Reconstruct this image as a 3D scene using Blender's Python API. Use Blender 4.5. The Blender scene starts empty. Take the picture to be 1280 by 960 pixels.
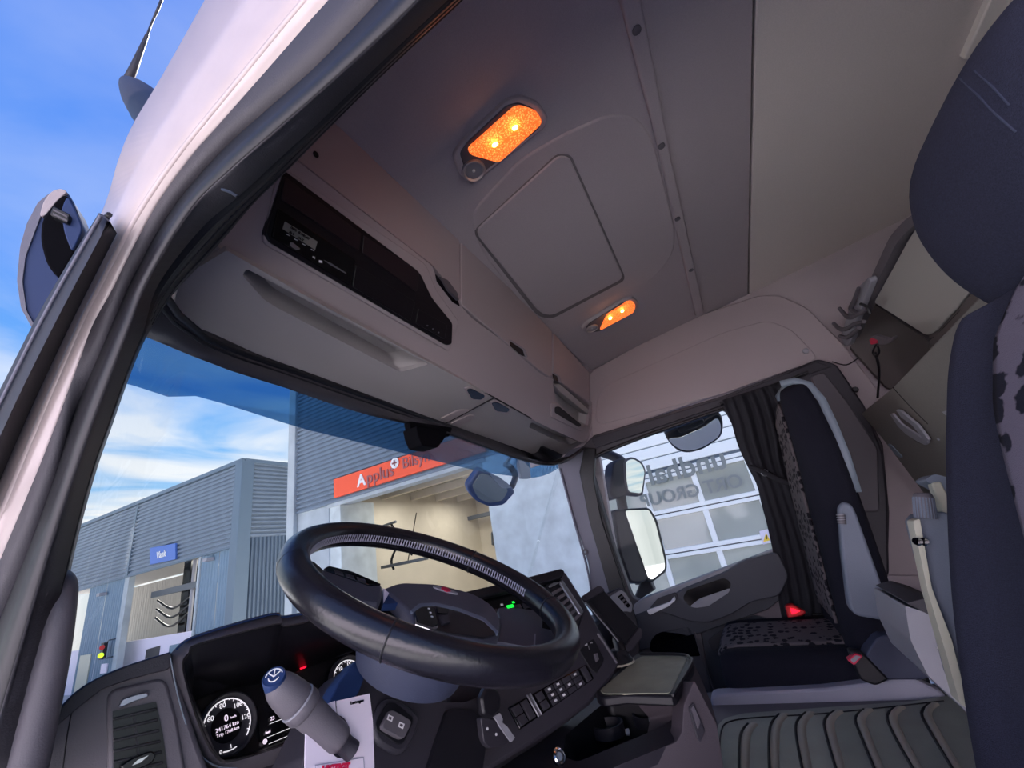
import bpy, bmesh, math, random
from math import sin, cos, pi, radians
from mathutils import Vector as V, Matrix
from mathutils.geometry import tessellate_polygon
random.seed(4)
C = bpy.context.scene.collection
# ------------------------------------------------------------------ camera
# The camera stands at the world origin in the open driver's door.
# X runs across the cab to the passenger side, Y forward, Z up.
F = 524.0
def nz(a): return V(a).normalized()
Zc = nz((-247, -1288, F)); Xc = V((290, 158, F)); Xc = (Xc - Xc.dot(Zc)*Zc).normalized(); Yc = Zc.cross(Xc)
R3 = Matrix((Xc, Yc, Zc))
cam = bpy.data.objects.new('camera', bpy.data.cameras.new('camera')); C.objects.link(cam)
M = Matrix.Identity(4)
for i, a in enumerate((V((1,0,0)), V((0,-1,0)), V((0,0,-1)))):
    w = R3 @ a
    for j in range(3): M[j][i] = w[j]
cam.matrix_world = M
cam.data.sensor_width = 36; cam.data.lens = F/1280*36; cam.data.clip_start = .02; cam.data.clip_end = 500
bpy.context.scene.camera = cam
# ------------------------------------------------------------------ sky, sun, exposure
vs = bpy.context.scene.view_settings
vs.view_transform = 'Standard'; vs.look = 'None'; vs.gamma = 1; vs.exposure = 0.55
W = bpy.data.worlds.new('sky'); bpy.context.scene.world = W; W.use_nodes = True
nt = W.node_tree; nt.nodes.clear()
def N(nt, t, **k):
    n = nt.nodes.new(t)
    for a, b in k.items(): setattr(n, a, b)
    return n
def ramp(nt, stops, inp):
    r = N(nt, 'ShaderNodeValToRGB'); e = r.color_ramp.elements
    while len(e) < len(stops): e.new(.5)
    for el, (p, c) in zip(e, stops): el.position = p; el.color = (*c, 1)
    nt.links.new(inp, r.inputs[0]); return r
def lin(r, g, b): return tuple((x/255/12.92 if x <= 10 else ((x/255+.055)/1.055)**2.4) for x in (r, g, b))
tc = N(nt, 'ShaderNodeTexCoord'); sep = N(nt, 'ShaderNodeSeparateXYZ'); nt.links.new(tc.outputs['Generated'], sep.inputs[0])
grad = ramp(nt, [(0, lin(200, 205, 205)), (.12, lin(190, 222, 245)), (.3, lin(118, 186, 250)), (.55, lin(98, 158, 250)), (1, lin(80, 132, 240))], sep.outputs[2])
# cloud deck: direction projected on a flat layer
dv = N(nt, 'ShaderNodeMath', operation='MAXIMUM'); dv.inputs[1].default_value = .06; nt.links.new(sep.outputs[2], dv.inputs[0])
cx = N(nt, 'ShaderNodeMath', operation='DIVIDE'); nt.links.new(sep.outputs[0], cx.inputs[0]); nt.links.new(dv.outputs[0], cx.inputs[1])
cy = N(nt, 'ShaderNodeMath', operation='DIVIDE'); nt.links.new(sep.outputs[1], cy.inputs[0]); nt.links.new(dv.outputs[0], cy.inputs[1])
cb = N(nt, 'ShaderNodeCombineXYZ'); nt.links.new(cx.outputs[0], cb.inputs[0]); nt.links.new(cy.outputs[0], cb.inputs[1])
mp = N(nt, 'ShaderNodeMapping'); mp.inputs['Scale'].default_value = (.75, 1.0, 1); mp.inputs['Rotation'].default_value = (0, 0, .5); nt.links.new(cb.outputs[0], mp.inputs[0])
no = N(nt, 'ShaderNodeTexNoise'); no.inputs['Scale'].default_value = 1.1; no.inputs['Detail'].default_value = 7; no.inputs['Distortion'].default_value = .6; nt.links.new(mp.outputs[0], no.inputs['Vector'])
cl = ramp(nt, [(.38, (0, 0, 0)), (.60, (1, 1, 1))], no.outputs['Fac'])
hz = ramp(nt, [(.0, (1, 1, 1)), (.16, (1, 1, 1)), (.34, (.72, .72, .72)), (.5, (.3, .3, .3)), (1, (.2, .2, .2))], sep.outputs[2])
mu = N(nt, 'ShaderNodeMath', operation='MULTIPLY'); nt.links.new(cl.outputs[0], mu.inputs[0]); nt.links.new(hz.outputs[0], mu.inputs[1])
mx = N(nt, 'ShaderNodeMix', data_type='RGBA'); nt.links.new(mu.outputs[0], mx.inputs[0]); nt.links.new(grad.outputs[0], mx.inputs[6]); mx.inputs[7].default_value = (1.0, 1.0, 1.0, 1)
bg = N(nt, 'ShaderNodeBackground'); bg.inputs[1].default_value = .70; nt.links.new(mx.outputs[2], bg.inputs[0])
wo = N(nt, 'ShaderNodeOutputWorld'); nt.links.new(bg.outputs[0], wo.inputs[0])
sd = bpy.data.lights.new('sun', 'SUN'); sd.energy = 18; sd.angle = radians(2); sd.color = (1, .97, .95)
sun = bpy.data.objects.new('sun', sd); C.objects.link(sun); sun.rotation_euler = V((-.62, -.12, -.78)).to_track_quat('-Z', 'Y').to_euler()
# ------------------------------------------------------------------ rays and planes
def ray(px, py): return R3 @ V((px-640, py-480, F))
def PX(x): return (V((x, 0, 0)), V((1, 0, 0)))
def PY(y): return (V((0, y, 0)), V((0, 1, 0)))
def PZ(z): return (V((0, 0, z)), V((0, 0, 1)))
def PL(a, b, x=0):                 # plane parallel to X through two (y,z) points
    d = V((0, b[0]-a[0], b[1]-a[1])); return (V((x, a[0], a[1])), V((1,0,0)).cross(d).normalized())
def P3(p, n): return (V(p), nz(n))
def hit(p, pl, off=0):
    d = ray(*p); n = pl[1]; s = 1 if n.dot(ray(640, 480)) > 0 else -1
    n = n if n.dot(pl[0]) < 0 else -n
    p0 = pl[0]+n*off; return d*(p0.dot(n)/d.dot(n))
def facing(pl): return pl[1] if pl[1].dot(pl[0]) < 0 else -pl[1]
def rnd(pts, r, n=4):              # round the corners of a closed 2-D outline
    out = []; L = len(pts)
    rs = r if isinstance(r, (list, tuple)) else [r]*L
    for i in range(L):
        a, b, c = V(pts[i-1][:2]), V(pts[i][:2]), V(pts[(i+1) % L][:2])
        q = rs[i]
        if q <= 0: out.append(tuple(b)); continue
        d1 = min(q, (a-b).length*.48); d2 = min(q, (c-b).length*.48)
        p, s = b+(a-b).normalized()*d1, b+(c-b).normalized()*d2
        for k in range(n+1):
            t = k/n; out.append(tuple(p*(1-t)**2+b*2*t*(1-t)+s*t*t))
    return out
def sm(pts, n=4, closed=False):    # Catmull-Rom through points of any dimension
    P = [V(p) for p in pts]; L = len(P); out = []
    for i in range(L if closed else L-1):
        g = (lambda k: P[k % L]) if closed else (lambda k: P[max(0, min(L-1, k))])
        a, b, c, d = g(i-1), g(i), g(i+1), g(i+2)
        for k in range(n):
            t = k/n
            out.append(.5*((2*b)+(c-a)*t+(2*a-5*b+4*c-d)*t*t+(3*b-a-3*c+d)*t**3))
    if not closed: out.append(P[-1])
    return out
def resample(P, n):
    P = [V(p) for p in P]; L = [0]
    for a, b in zip(P, P[1:]): L.append(L[-1]+(b-a).length)
    out = []; j = 0
    for i in range(n):
        s = L[-1]*i/(n-1)
        while j < len(P)-2 and L[j+1] < s: j += 1
        t = (s-L[j])/max(1e-9, L[j+1]-L[j]); out.append(P[j].lerp(P[j+1], min(1, max(0, t))))
    return out
def circ(c, r, n=24, r2=None, a=0):
    r2 = r2 or r
    return [(c[0]+cos(t)*r*cos(a)-sin(t)*r2*sin(a), c[1]+cos(t)*r*sin(a)+sin(t)*r2*cos(a)) for t in (2*pi*i/n for i in range(n))]
def scl(pts, k, o=None):
    cx = sum(p[0] for p in pts)/len(pts); cy = sum(p[1] for p in pts)/len(pts)
    if o: cx, cy = o
    return [(cx+(p[0]-cx)*k, cy+(p[1]-cy)*k) for p in pts]
# ------------------------------------------------------------------ materials
MT = {}
def mat(name, rgb, rough=.6, metal=0, bump=0, bs=200, var=0, vs_=8, spec=.5, coat=0):
    m = bpy.data.materials.new(name); m.use_nodes = True; t = m.node_tree; b = t.nodes['Principled BSDF']
    c = lin(*rgb); b.inputs['Base Color'].default_value = (*c, 1); b.inputs['Roughness'].default_value = rough
    b.inputs['Metallic'].default_value = metal; b.inputs['Specular IOR Level'].default_value = spec
    if coat: b.inputs['Coat Weight'].default_value = coat; b.inputs['Coat Roughness'].default_value = .15
    tx = N(t, 'ShaderNodeTexCoord')
    if bump:
        n = N(t, 'ShaderNodeTexNoise'); n.inputs['Scale'].default_value = bs; n.inputs['Detail'].default_value = 3; t.links.new(tx.outputs['Object'], n.inputs['Vector'])
        bm = N(t, 'ShaderNodeBump'); bm.inputs['Strength'].default_value = bump; bm.inputs['Distance'].default_value = .002
        t.links.new(n.outputs['Fac'], bm.inputs['Height']); t.links.new(bm.outputs[0], b.inputs['Normal'])
    if var:
        n = N(t, 'ShaderNodeTexNoise'); n.inputs['Scale'].default_value = vs_; n.inputs['Detail'].default_value = 6; t.links.new(tx.outputs['Object'], n.inputs['Vector'])
        r = ramp(t, [(.3, tuple(x*(1-var) for x in c)), (.7, tuple(min(1, x*(1+var)) for x in c))], n.outputs['Fac'])
        t.links.new(r.outputs[0], b.inputs['Base Color'])
    MT[name] = m; return m
def emis(name, rgb, s):
    m = mat(name, rgb); b = m.node_tree.nodes['Principled BSDF']; b.inputs['Emission Color'].default_value = (*lin(*rgb), 1); b.inputs['Emission Strength'].default_value = s; return m
def glass(name, tint, gloss=.08, rough=.0):
    m = bpy.data.materials.new(name); m.use_nodes = True; t = m.node_tree; t.nodes.clear()
    tr = N(t, 'ShaderNodeBsdfTransparent'); tr.inputs[0].default_value = (*tint, 1)
    gl = N(t, 'ShaderNodeBsdfGlossy'); gl.inputs['Roughness'].default_value = rough
    fr = N(t, 'ShaderNodeFresnel'); fr.inputs[0].default_value = 1.3
    mu = N(t, 'ShaderNodeMath', operation='MULTIPLY'); mu.inputs[1].default_value = gloss/.08; mu.use_clamp = True; t.links.new(fr.outputs[0], mu.inputs[0])
    mx = N(t, 'ShaderNodeMixShader'); t.links.new(mu.outputs[0], mx.inputs[0]); t.links.new(tr.outputs[0], mx.inputs[1]); t.links.new(gl.outputs[0], mx.inputs[2])
    o = N(t, 'ShaderNodeOutputMaterial'); t.links.new(mx.outputs[0], o.inputs[0]); MT[name] = m; return m
mat('paint', (192, 176, 172), .28, bump=.05, bs=30, var=.05, vs_=25, coat=.5)
mat('rubber', (66, 63, 68), .6, bump=.2, bs=600)
mat('rubber_black', (22, 22, 28), .45)
mat('grey_plastic', (92, 88, 94), .55, bump=.15, bs=700)
mat('dark_plastic', (48, 46, 54), .5, bump=.2, bs=700)
mat('black_plastic', (22, 21, 28), .45, bump=.1, bs=700)
mat('gloss_black', (8, 8, 14), .12)
mat('screen_black', (8, 8, 12), .25)
mat('trim_beige', (168, 157, 159), .6, bump=.1, bs=500)
mat('trim_under', (168, 163, 162), .6, bump=.1, bs=500)
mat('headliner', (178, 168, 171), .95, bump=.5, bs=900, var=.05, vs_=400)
mat('light_strip', (245, 238, 228), .7); mat('seal_dark', (44, 43, 50), .65); mat('dull_black', (14, 14, 18), .9, spec=.05); mat('silver_paint', (215, 218, 226), .3, metal=.3); mat('headliner_rear_lit', (224, 214, 207), .95, bump=.5, bs=900, var=.05, vs_=400)  # rear headliner made paler: its extra daylight is put into the colour
mat('groove', (40, 36, 40), .9); mat('soft_groove', (110, 104, 106), .9)
mat('unit_black', (16, 13, 20), .35)
mat('unit_slot', (34, 22, 28), .4)
mat('lcd', (135, 135, 128), .4)
mat('white_print', (225, 225, 225), .5)
mat('grey_print', (120, 120, 130), .5)
mat('fabric_black', (26, 27, 38), .95, bump=.6, bs=900, var=.25, vs_=500, spec=.2)
mat('fabric_skylit', (50, 52, 70), .95, bump=.6, bs=900, var=.2, vs_=500, spec=.2)  # driver seat's black cloth, with bluish light from the sky put into its colour
mat('curtain', (48, 48, 54), .9, bump=.3, bs=400, spec=.2)
mat('shell_grey', (120, 132, 144), .5)
mat('armrest_grey', (110, 118, 134), .6, bump=.3, bs=500)
mat('light_grey', (146, 146, 154), .55, bump=.2, bs=500)
mat('cream', (190, 188, 170), .5)
mat('bunk_grey', (116, 113, 109), .8, bump=.2, bs=600, var=.05, vs_=200)
mat('bunk_light', (155, 152, 147), .8, bump=.2, bs=600)
mat('bunk_dark', (92, 86, 85), .8, bump=.2, bs=600)
mat('leather', (25, 24, 31), .26, bump=.15, bs=260, spec=.6)
mat('stitch', (165, 165, 185), .6)
mat('wheel_gloss', (14, 13, 20), .15)
mat('hub', (72, 72, 84), .5, bump=.25, bs=600)
mat('chrome', (200, 200, 205), .12, metal=1)
mat('satin', (170, 172, 180), .35, metal=.9)
mat('mirror', (235, 238, 235), .02, metal=1)
mat('red_plastic', (200, 22, 32), .4)
mat('red_print', (205, 20, 70), .5)
mat('amber_lens', (255, 120, 40), .3)
mat('card_white', (232, 222, 236), .6)
mat('table_top', (150, 152, 132), .55, bump=.2, bs=400, var=.12, vs_=25)
mat('mat_rubber', (134, 138, 128), .5, bump=.3, bs=500, var=.12, vs_=12)
mat('mat_rib', (158, 153, 140), .5, bump=.3, bs=500)
mat('mat_black', (20, 22, 26), .6)
mat('sill', (150, 150, 164), .6, bump=.3, bs=500)
mat('clad_blue', (112, 126, 142), .45, metal=.1, var=.05, vs_=3)
mat('clad_dark', (88, 104, 122), .5, metal=.1)
mat('panel_blue', (106, 130, 150), .55, var=.06, vs_=3)
mat('corner_blue', (92, 110, 126), .5)
mat('concrete', (196, 205, 206), .9, bump=.4, bs=20, var=.16, vs_=2.5)
mat('concrete_col', (165, 174, 180), .9, bump=.4, bs=20, var=.12, vs_=2)
mat('ground', (174, 172, 172), .95, bump=.3, bs=8, var=.1, vs_=1.5)
mat('hall_wall', (200, 192, 176), .9, var=.06, vs_=1.5)
mat('hall_panel', (168, 165, 158), .8)
mat('steel', (96, 102, 110), .5, metal=.4)
mat('orange_sign', (240, 88, 52), .5)
mat('sign_blue', (78, 112, 185), .5)
mat('sign_grey', (150, 90, 92), .5)
mat('door_white', (252, 252, 248), .5)
mat('siding_white', (250, 252, 250), .5)
mat('pane', (168, 172, 162), .08, var=.12, vs_=.9)
mat('letter_grey', (128, 134, 132), .5)
mat('yellow', (240, 200, 40), .5)
mat('mirror_shell', (36, 56, 98), .5, spec=.3); mat('mirror_dim', (150, 158, 150), .04, metal=1); mat('console_grey', (80, 73, 79), .55, bump=.2, bs=600); mat('spot_chrome', (190, 185, 185), .3, metal=.8, bump=.8, bs=500)
mat('column_blue', (52, 58, 80), .6, bump=.2, bs=500)
mat('pillar_trim', (104, 104, 118), .55, bump=.15, bs=600)
mat('door_grey', (64, 66, 76), .6, bump=.2, bs=600)
mat('door_fabric', (128, 118, 124), .85, bump=.3, bs=500)
emis('lamp_on', (255, 100, 30), 1.2); emis('bulb', (255, 215, 110), 9)
emis('red_glow', (255, 20, 50), 1.5); emis('green_led', (20, 230, 60), 1.2); emis('lcd_text', (215, 200, 215), .8); emis('gauge_white', (235, 230, 235), .6)
emis('green_lamp', (180, 220, 40), 1.0)
glass('glass_clear', (.97, .985, .985), .005); glass('glass_side', (.96, .98, .98), .02)
glass('visor_smoke', (.32, .50, .66), .03); glass('lamp_glass', (.9, .9, .95), .3)
# PRISM pattern of the amber lenses
def prism(m):
    t = m.node_tree; b = t.nodes['Principled BSDF']; tx = N(t, 'ShaderNodeTexCoord'); v = N(t, 'ShaderNodeTexVoronoi'); v.inputs['Scale'].default_value = 260; t.links.new(tx.outputs['Object'], v.inputs['Vector'])
    r = ramp(t, [(.1, lin(255, 176, 92)), (.55, lin(250, 104, 40))], v.outputs['Distance']); t.links.new(r.outputs[0], b.inputs['Emission Color']); t.links.new(r.outputs[0], b.inputs['Base Color'])
    bm = N(t, 'ShaderNodeBump'); bm.inputs['Strength'].default_value = .8; bm.inputs['Distance'].default_value = .002; t.links.new(v.outputs['Distance'], bm.inputs['Height']); t.links.new(bm.outputs[0], b.inputs['Normal'])
    b.inputs['Emission Strength'].default_value = .75
prism(MT['lamp_on'])
# seat pattern: grey cloth with dark marks
def pattern(name, base, dark, sc):
    m = mat(name, base, .95, bump=.5, bs=800, spec=.2); t = m.node_tree; b = t.nodes['Principled BSDF']
    tx = N(t, 'ShaderNodeTexCoord'); mp = N(t, 'ShaderNodeMapping'); mp.inputs['Scale'].default_value = (sc*.62, sc, sc); t.links.new(tx.outputs['Object'], mp.inputs[0])
    v = N(t, 'ShaderNodeTexVoronoi'); v.inputs['Randomness'].default_value = .55; v.inputs['Scale'].default_value = 1
    n = N(t, 'ShaderNodeTexNoise'); n.inputs['Scale'].default_value = 3.2; t.links.new(mp.outputs[0], n.inputs['Vector'])
    ad = N(t, 'ShaderNodeMixRGB'); ad.blend_type = 'ADD'; ad.inputs[0].default_value = .45; t.links.new(mp.outputs[0], ad.inputs[1]); t.links.new(n.outputs['Color'], ad.inputs[2]); t.links.new(ad.outputs[0], v.inputs['Vector'])
    r = ramp(t, [(.38, lin(*dark)), (.44, lin(*base))], v.outputs['Distance']); t.links.new(r.outputs[0], b.inputs['Base Color'])
    return m
pattern('seat_pattern', (98, 92, 96), (24, 23, 32), 44)
pattern('seat_pattern_big', (118, 112, 130), (36, 38, 52), 24)
# ------------------------------------------------------------------ mesh making
def root_loc(o):
    return V(o.location)
def top(name, label, cat, loc=(0, 0, 0), group=None):
    o = bpy.data.objects.new(name, None); C.objects.link(o); o.location = loc; o['label'] = label; o['category'] = cat; o.empty_display_size = .05
    if group: o['group'] = group
    return o
def tag(o, label=None, cat=None, group=None, kind=None):
    if label: o['label'] = label
    if cat: o['category'] = cat
    if group: o['group'] = group
    if kind: o['kind'] = kind
    return o
def mk(name, vs, fs, m, parent=None, bev=0, ang=35, sub=0, seg=2):
    me = bpy.data.meshes.new(name); me.from_pydata([tuple(v) for v in vs], [], fs)
    bm = bmesh.new(); bm.from_mesh(me); bmesh.ops.remove_doubles(bm, verts=bm.verts, dist=1e-6); bmesh.ops.recalc_face_normals(bm, faces=bm.faces); bm.to_mesh(me); bm.free()
    me.shade_smooth(); me.set_sharp_from_angle(angle=radians(ang))
    me.materials.append(MT[m] if isinstance(m, str) else m)
    o = bpy.data.objects.new(name, me); C.objects.link(o)
    if parent:
        o.parent = parent
        if parent.parent is None and parent.type == 'EMPTY': o.location = -V(parent.location)
    if bev:
        b = o.modifiers.new('bevel', 'BEVEL'); b.width = bev; b.segments = seg; b.limit_method = 'ANGLE'; b.angle_limit = radians(40)
    if sub: s = o.modifiers.new('sub', 'SUBSURF'); s.levels = s.render_levels = sub
    return o
def extr(name, front, off, m, parent=None, bev=.0015, holes=(), seg=2):
    """closed solid: an outline (with holes) pushed by the vector off"""
    loops = [[V(p) for p in front]]+[[V(p) for p in h] for h in holes]
    flat = [p for l in loops for p in l]; n = len(flat); off = V(off)
    vs = flat+[p+off for p in flat]
    fs = []
    if holes:
        tri = tessellate_polygon(loops)
        fs += [tuple(t) for t in tri]+[tuple(n+i for i in reversed(t)) for t in tri]
    else:
        fs += [tuple(range(n)), tuple(range(2*n-1, n-1, -1))]
    k = 0
    for l in loops:
        L = len(l)
        for i in range(L):
            a, b = k+i, k+(i+1) % L; fs.append((a, b, b+n, a+n))
        k += L
    return mk(name, vs, fs, m, parent, bev=bev, seg=seg)
def plate(name, pix, pl, m, parent=None, d=.01, bev=.0015, holes=(), up=0, seg=2):
    n = facing(pl)
    return extr(name, [hit(p, pl, up) for p in pix], -n*d, m, parent, bev, [[hit(p, pl, up) for p in h] for h in holes], seg)
def slab(name, pts, off, m, parent=None, bev=.0015): return extr(name, pts, off, m, parent, bev)
def recess(name, pix, pl, d, m, parent=None, shrink=.9, dirn=None, up=0):
    """open tray sunk behind the plane"""
    n = dirn or -facing(pl); a = [hit(p, pl, up) for p in pix]; c = sum(a, V())/len(a)
    b = [c+(p-c)*shrink+n*d for p in a]; L = len(a)
    return mk(name, a+b, [(i, (i+1) % L, L+(i+1) % L, L+i) for i in range(L)]+[tuple(range(L, 2*L))], m, parent)
def loft(name, rings, m, parent=None, closed=True, cap=True, bev=0, ang=35, sub=0, thick=0):
    n = len(rings[0]); vs = [p for r in rings for p in r]; fs = []
    for i in range(len(rings)-1):
        for j in range(n if closed else n-1):
            a, b = i*n+j, i*n+(j+1) % n; fs.append((a, b, b+n, a+n))
    if cap and closed: fs += [tuple(range(n-1, -1, -1)), tuple((len(rings)-1)*n+j for j in range(n))]
    o = mk(name, vs, fs, m, parent, bev=bev, ang=ang, sub=sub)
    if thick:
        s = o.modifiers.new('solid', 'SOLIDIFY'); s.thickness = abs(thick); s.offset = 0
    return o
def tube(name, pts, r, m, parent=None, seg=12, n=6, sx=1.0, upv=None, ang=50):
    P = [V(p) for p in pts]; k = len(P); rs = r if isinstance(r, (list, tuple)) else [r]*k
    Q = sm([(*p, q) for p, q in zip(P, rs)], n) if k > 2 and n > 1 else [V((*p, q)) for p, q in zip(P, rs)]
    pos = [V(q[:3]) for q in Q]; rings = []
    t = (pos[1]-pos[0]).normalized(); u = (upv or V((0, 0, 1))); u = (u-u.dot(t)*t)
    if u.length < 1e-3: u = V((1, 0, 0))-t*t.x
    u.normalize()
    for i, p in enumerate(pos):
        t = (pos[min(i+1, len(pos)-1)]-pos[max(i-1, 0)]).normalized(); u = (u-u.dot(t)*t).normalized(); w = t.cross(u)
        rings.append([p+(u*cos(a)*Q[i][3]*sx+w*sin(a)*Q[i][3]) for a in (2*pi*j/seg for j in range(seg))])
    return loft(name, rings, m, parent, ang=ang)
def ptube(name, pix, pl, rpx, m, parent=None, **k):
    """tube through pixels of a plane; radii given as they look in pixels"""
    P = [hit(p, pl) for p in pix]; rs =  rpx if isinstance(rpx, (list, tuple)) else [rpx]*len(P)
    return tube(name, P, [q*(R3.transposed() @ p).z/F*((R3.transposed() @ p).z/p.length) for p, q in zip(P, rs)], m, parent, **k)
def box(name, c, s, m, parent=None, rot=None, bev=.003):
    c = V(c); q = rot or Matrix.Identity(3); s = V(s)/2
    v = [c+q @ V((a*s.x, b*s.y, e*s.z)) for a in (-1, 1) for b in (-1, 1) for e in (-1, 1)]
    return mk(name, v, [(0, 1, 3, 2), (4, 6, 7, 5), (0, 4, 5, 1), (2, 3, 7, 6), (0, 2, 6, 4), (1, 5, 7, 3)], m, parent, bev=bev)
def lathe(name, c, axis, prof, m, parent=None, seg=24, ref=None, ang=35):
    c, a = V(c), nz(axis); u = ref or (V((1, 0, 0)) if abs(a.x) < .9 else V((0, 1, 0))); u = (u-u.dot(a)*a).normalized(); w = a.cross(u)
    return loft(name, [[c+a*h+(u*cos(t)+w*sin(t))*r for t in (2*pi*j/seg for j in range(seg))] for r, h in prof], m, parent, ang=ang)
def surf(o, pix, lift=.001):
    from mathutils.bvhtree import BVHTree
    me = o.data; b = BVHTree.FromPolygons([v.co.copy() for v in me.vertices], [tuple(f.vertices) for f in me.polygons]); out = []
    for p in pix:
        d = ray(*p).normalized(); h = b.ray_cast(V((0, 0, 0)), d)
        if h[0]: out.append(h[0]-d*lift)
    return out
def text(name, s, p, xd, yd, size, m, parent=None, ext=.0006, center=False, bold=0):
    cu = bpy.data.curves.new(name, 'FONT'); cu.body = s; cu.size = size; cu.extrude = ext; cu.offset = bold; cu.resolution_u = 3
    if center: cu.align_x = 'CENTER'; cu.align_y = 'CENTER'
    o = bpy.data.objects.new(name, cu); C.objects.link(o)
    me = bpy.data.meshes.new_from_object(o.evaluated_get(bpy.context.evaluated_depsgraph_get())); bpy.data.objects.remove(o); bpy.data.curves.remove(cu)
    xd, yd = nz(xd), nz(yd); zd = xd.cross(yd).normalized(); p = V(p)
    vs = [p+xd*v.co.x+yd*v.co.y+zd*v.co.z for v in me.vertices]; fs = [tuple(f.vertices) for f in me.polygons]
    bpy.data.meshes.remove(me)
    return mk(name, vs, fs, m, parent)
def ptext(name, s, pl, a, b, m, parent=None, up=.001, size=None, hpx=None, **k):
    """text on a plane, its baseline from pixel a towards pixel b"""
    A, B = hit(a, pl, up), hit(b, pl, up); xd = (B-A).normalized(); yd = facing(pl).cross(xd)
    H = (hit((a[0]+.0, a[1]-hpx), pl, up)-A).length if hpx else size
    return text(name, s, A, xd, yd, H*1.35, m, parent, **k)
# ================================================================== large structure
# ---- ground outside
GZ = -2.4
tag(mk('ground', [(-30, -30, GZ), (40, -30, GZ), (40, 60, GZ), (-30, 60, GZ)], [(0, 1, 2, 3)], 'ground'), 'grey concrete yard outside the cab', kind='structure')
# ---- cab shell
ZC = lambda y: .85+.12*(.46-y)
CEIL = P3((1, .46, .85), (0, .12, 1))
def cpt(x, y, dz=0): return V((x, y, ZC(y)+dz))
ceil = tag(slab('ceiling', [cpt(.2, .48), cpt(2.2, .48), cpt(2.2, -.352), cpt(.2, -.352)], (0, 0, .03), 'headliner', bev=.003), 'grey fabric headliner', kind='structure')
slab('rear_headliner', [cpt(.2, -.357, -.002), cpt(2.2, -.357, -.002), cpt(2.2, -1.3, -.002), cpt(.2, -1.3, -.002)], (0, 0, .03), 'headliner_rear_lit', ceil, bev=.003)
slab('groove', [cpt(.2, -.34, .02), cpt(2.2, -.34, .02), cpt(2.2, -.37, .02), cpt(.2, -.37, .02)], (0, 0, .004), 'groove', ceil, bev=0)
roof = tag(slab('trim_9', [(.33, .99, 1.02), (2.2, .99, 1.02), (2.2, -1.35, 1.14), (.33, -1.35, 1.14)], (0, 0, .02), 'paint'), 'painted roof skin', kind='structure')
plate('raised_pad', rnd([(588, 268), (650, 200), (705, 168), (765, 142), (800, 148), (818, 180), (845, 290), (842, 318), (815, 352), (775, 366), (700, 408), (660, 390), (600, 312)], 18), CEIL, 'headliner', ceil, d=.012, bev=.005, up=.005, seg=3)
plate('hatch_groove', rnd([(590, 290), (697, 192), (714, 194), (783, 350), (690, 399), (672, 396)], [12, 8, 6, 8, 8, 10]), CEIL, 'soft_groove', ceil, d=.008, bev=.002, up=.007)
plate('roof_hatch', rnd([(593, 290), (698, 195), (712, 197), (780, 348), (690, 395), (675, 392)], [12, 8, 6, 8, 8, 10]), CEIL, 'headliner', ceil, d=.012, bev=.004, up=.011)
rib = tag(plate('trim_8', [(772, -12), (800, -12), (840, 200), (881, 392), (870, 396), (822, 180)], CEIL, 'headliner', d=.02, bev=.005, up=.012), 'padded seam strip running across the headliner', kind='structure')
for p, r in (((796, 38), 5), ((827, 183), 4), ((847, 274), 3.4), ((864, 338), 3)):
    h = hit(p, CEIL, .014); lathe('trim_screw', h, (0, 0, -1), [(.009*1.0, -.004), (.009, .001), (.006, .003)], 'grey_plastic', rib, seg=16)
# pale roof edge and dark glass behind the driver's headrest
te = tag(plate('trim_7', [(1205, 75), (1243, -10), (1268, -10), (1236, 75)], CEIL, 'light_strip', d=.03, bev=.004, up=.02), 'pale roof edge trim behind the headrest', kind='structure')
plate('trim_strip', [(1239, 75), (1270, -10), (1296, -10), (1262, 75)], CEIL, 'light_strip', te, d=.03, bev=.004, up=.03)
plate('dark_glass', [(1264, 75), (1298, -10), (1330, -10), (1330, 75)], CEIL, 'gloss_black', te, d=.02, bev=.003, up=.02)
# front, back and side shell
tag(slab('wall_front', [(.28, .985, .62), (2.16, .985, .57), (2.16, .985, 1.02), (.34, .985, 1.02)], (0, .02, 0), 'paint'), 'cab front above the windshield', kind='structure')
tag(slab('trim_10', [(.2, 1.12, -2.0), (2.16, 1.12, -2.0), (2.16, 1.12, -.2), (.2, 1.12, -.2)], (0, .02, 0), 'paint'), 'cab front below the windshield', kind='structure')
wb = tag(slab('wall_back', [(.2, -1.25, -1.0), (2.2, -1.25, -1.0), (2.2, -1.25, 1.1), (.2, -1.25, 1.1)], (0, -.03, 0), 'bunk_dark'), 'rear wall of the cab', kind='structure')
tag(slab('floor', [(.2, -1.25, -1.0), (2.16, -1.25, -1.0), (2.16, 1.12, -1.0), (.2, 1.12, -1.0)], (0, 0, -.04), 'mat_black'), 'dark lower cab floor', kind='structure')
wl = tag(slab('wall_left', [(.205, .85, .49), (.205, -1.25, .52), (.32, -1.25, 1.1), (.33, .85, 1.0)], (-.02, 0, 0), 'trim_beige'), 'cab side above the driver door opening', kind='structure')
slab('rear_side_panel', [(.245, -1.2, -1.0), (.245, -.85, -1.0), (.245, -.80, .50), (.245, -1.2, .50)], (-.05, 0, 0), 'trim_beige', wl)
slab('sill_panel', [(.2, -.6, -1.0), (.2, 1.1, -1.0), (.2, 1.1, -.9), (.2, -.6, -.9)], (-.05, 0, 0), 'paint', wl)
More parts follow.
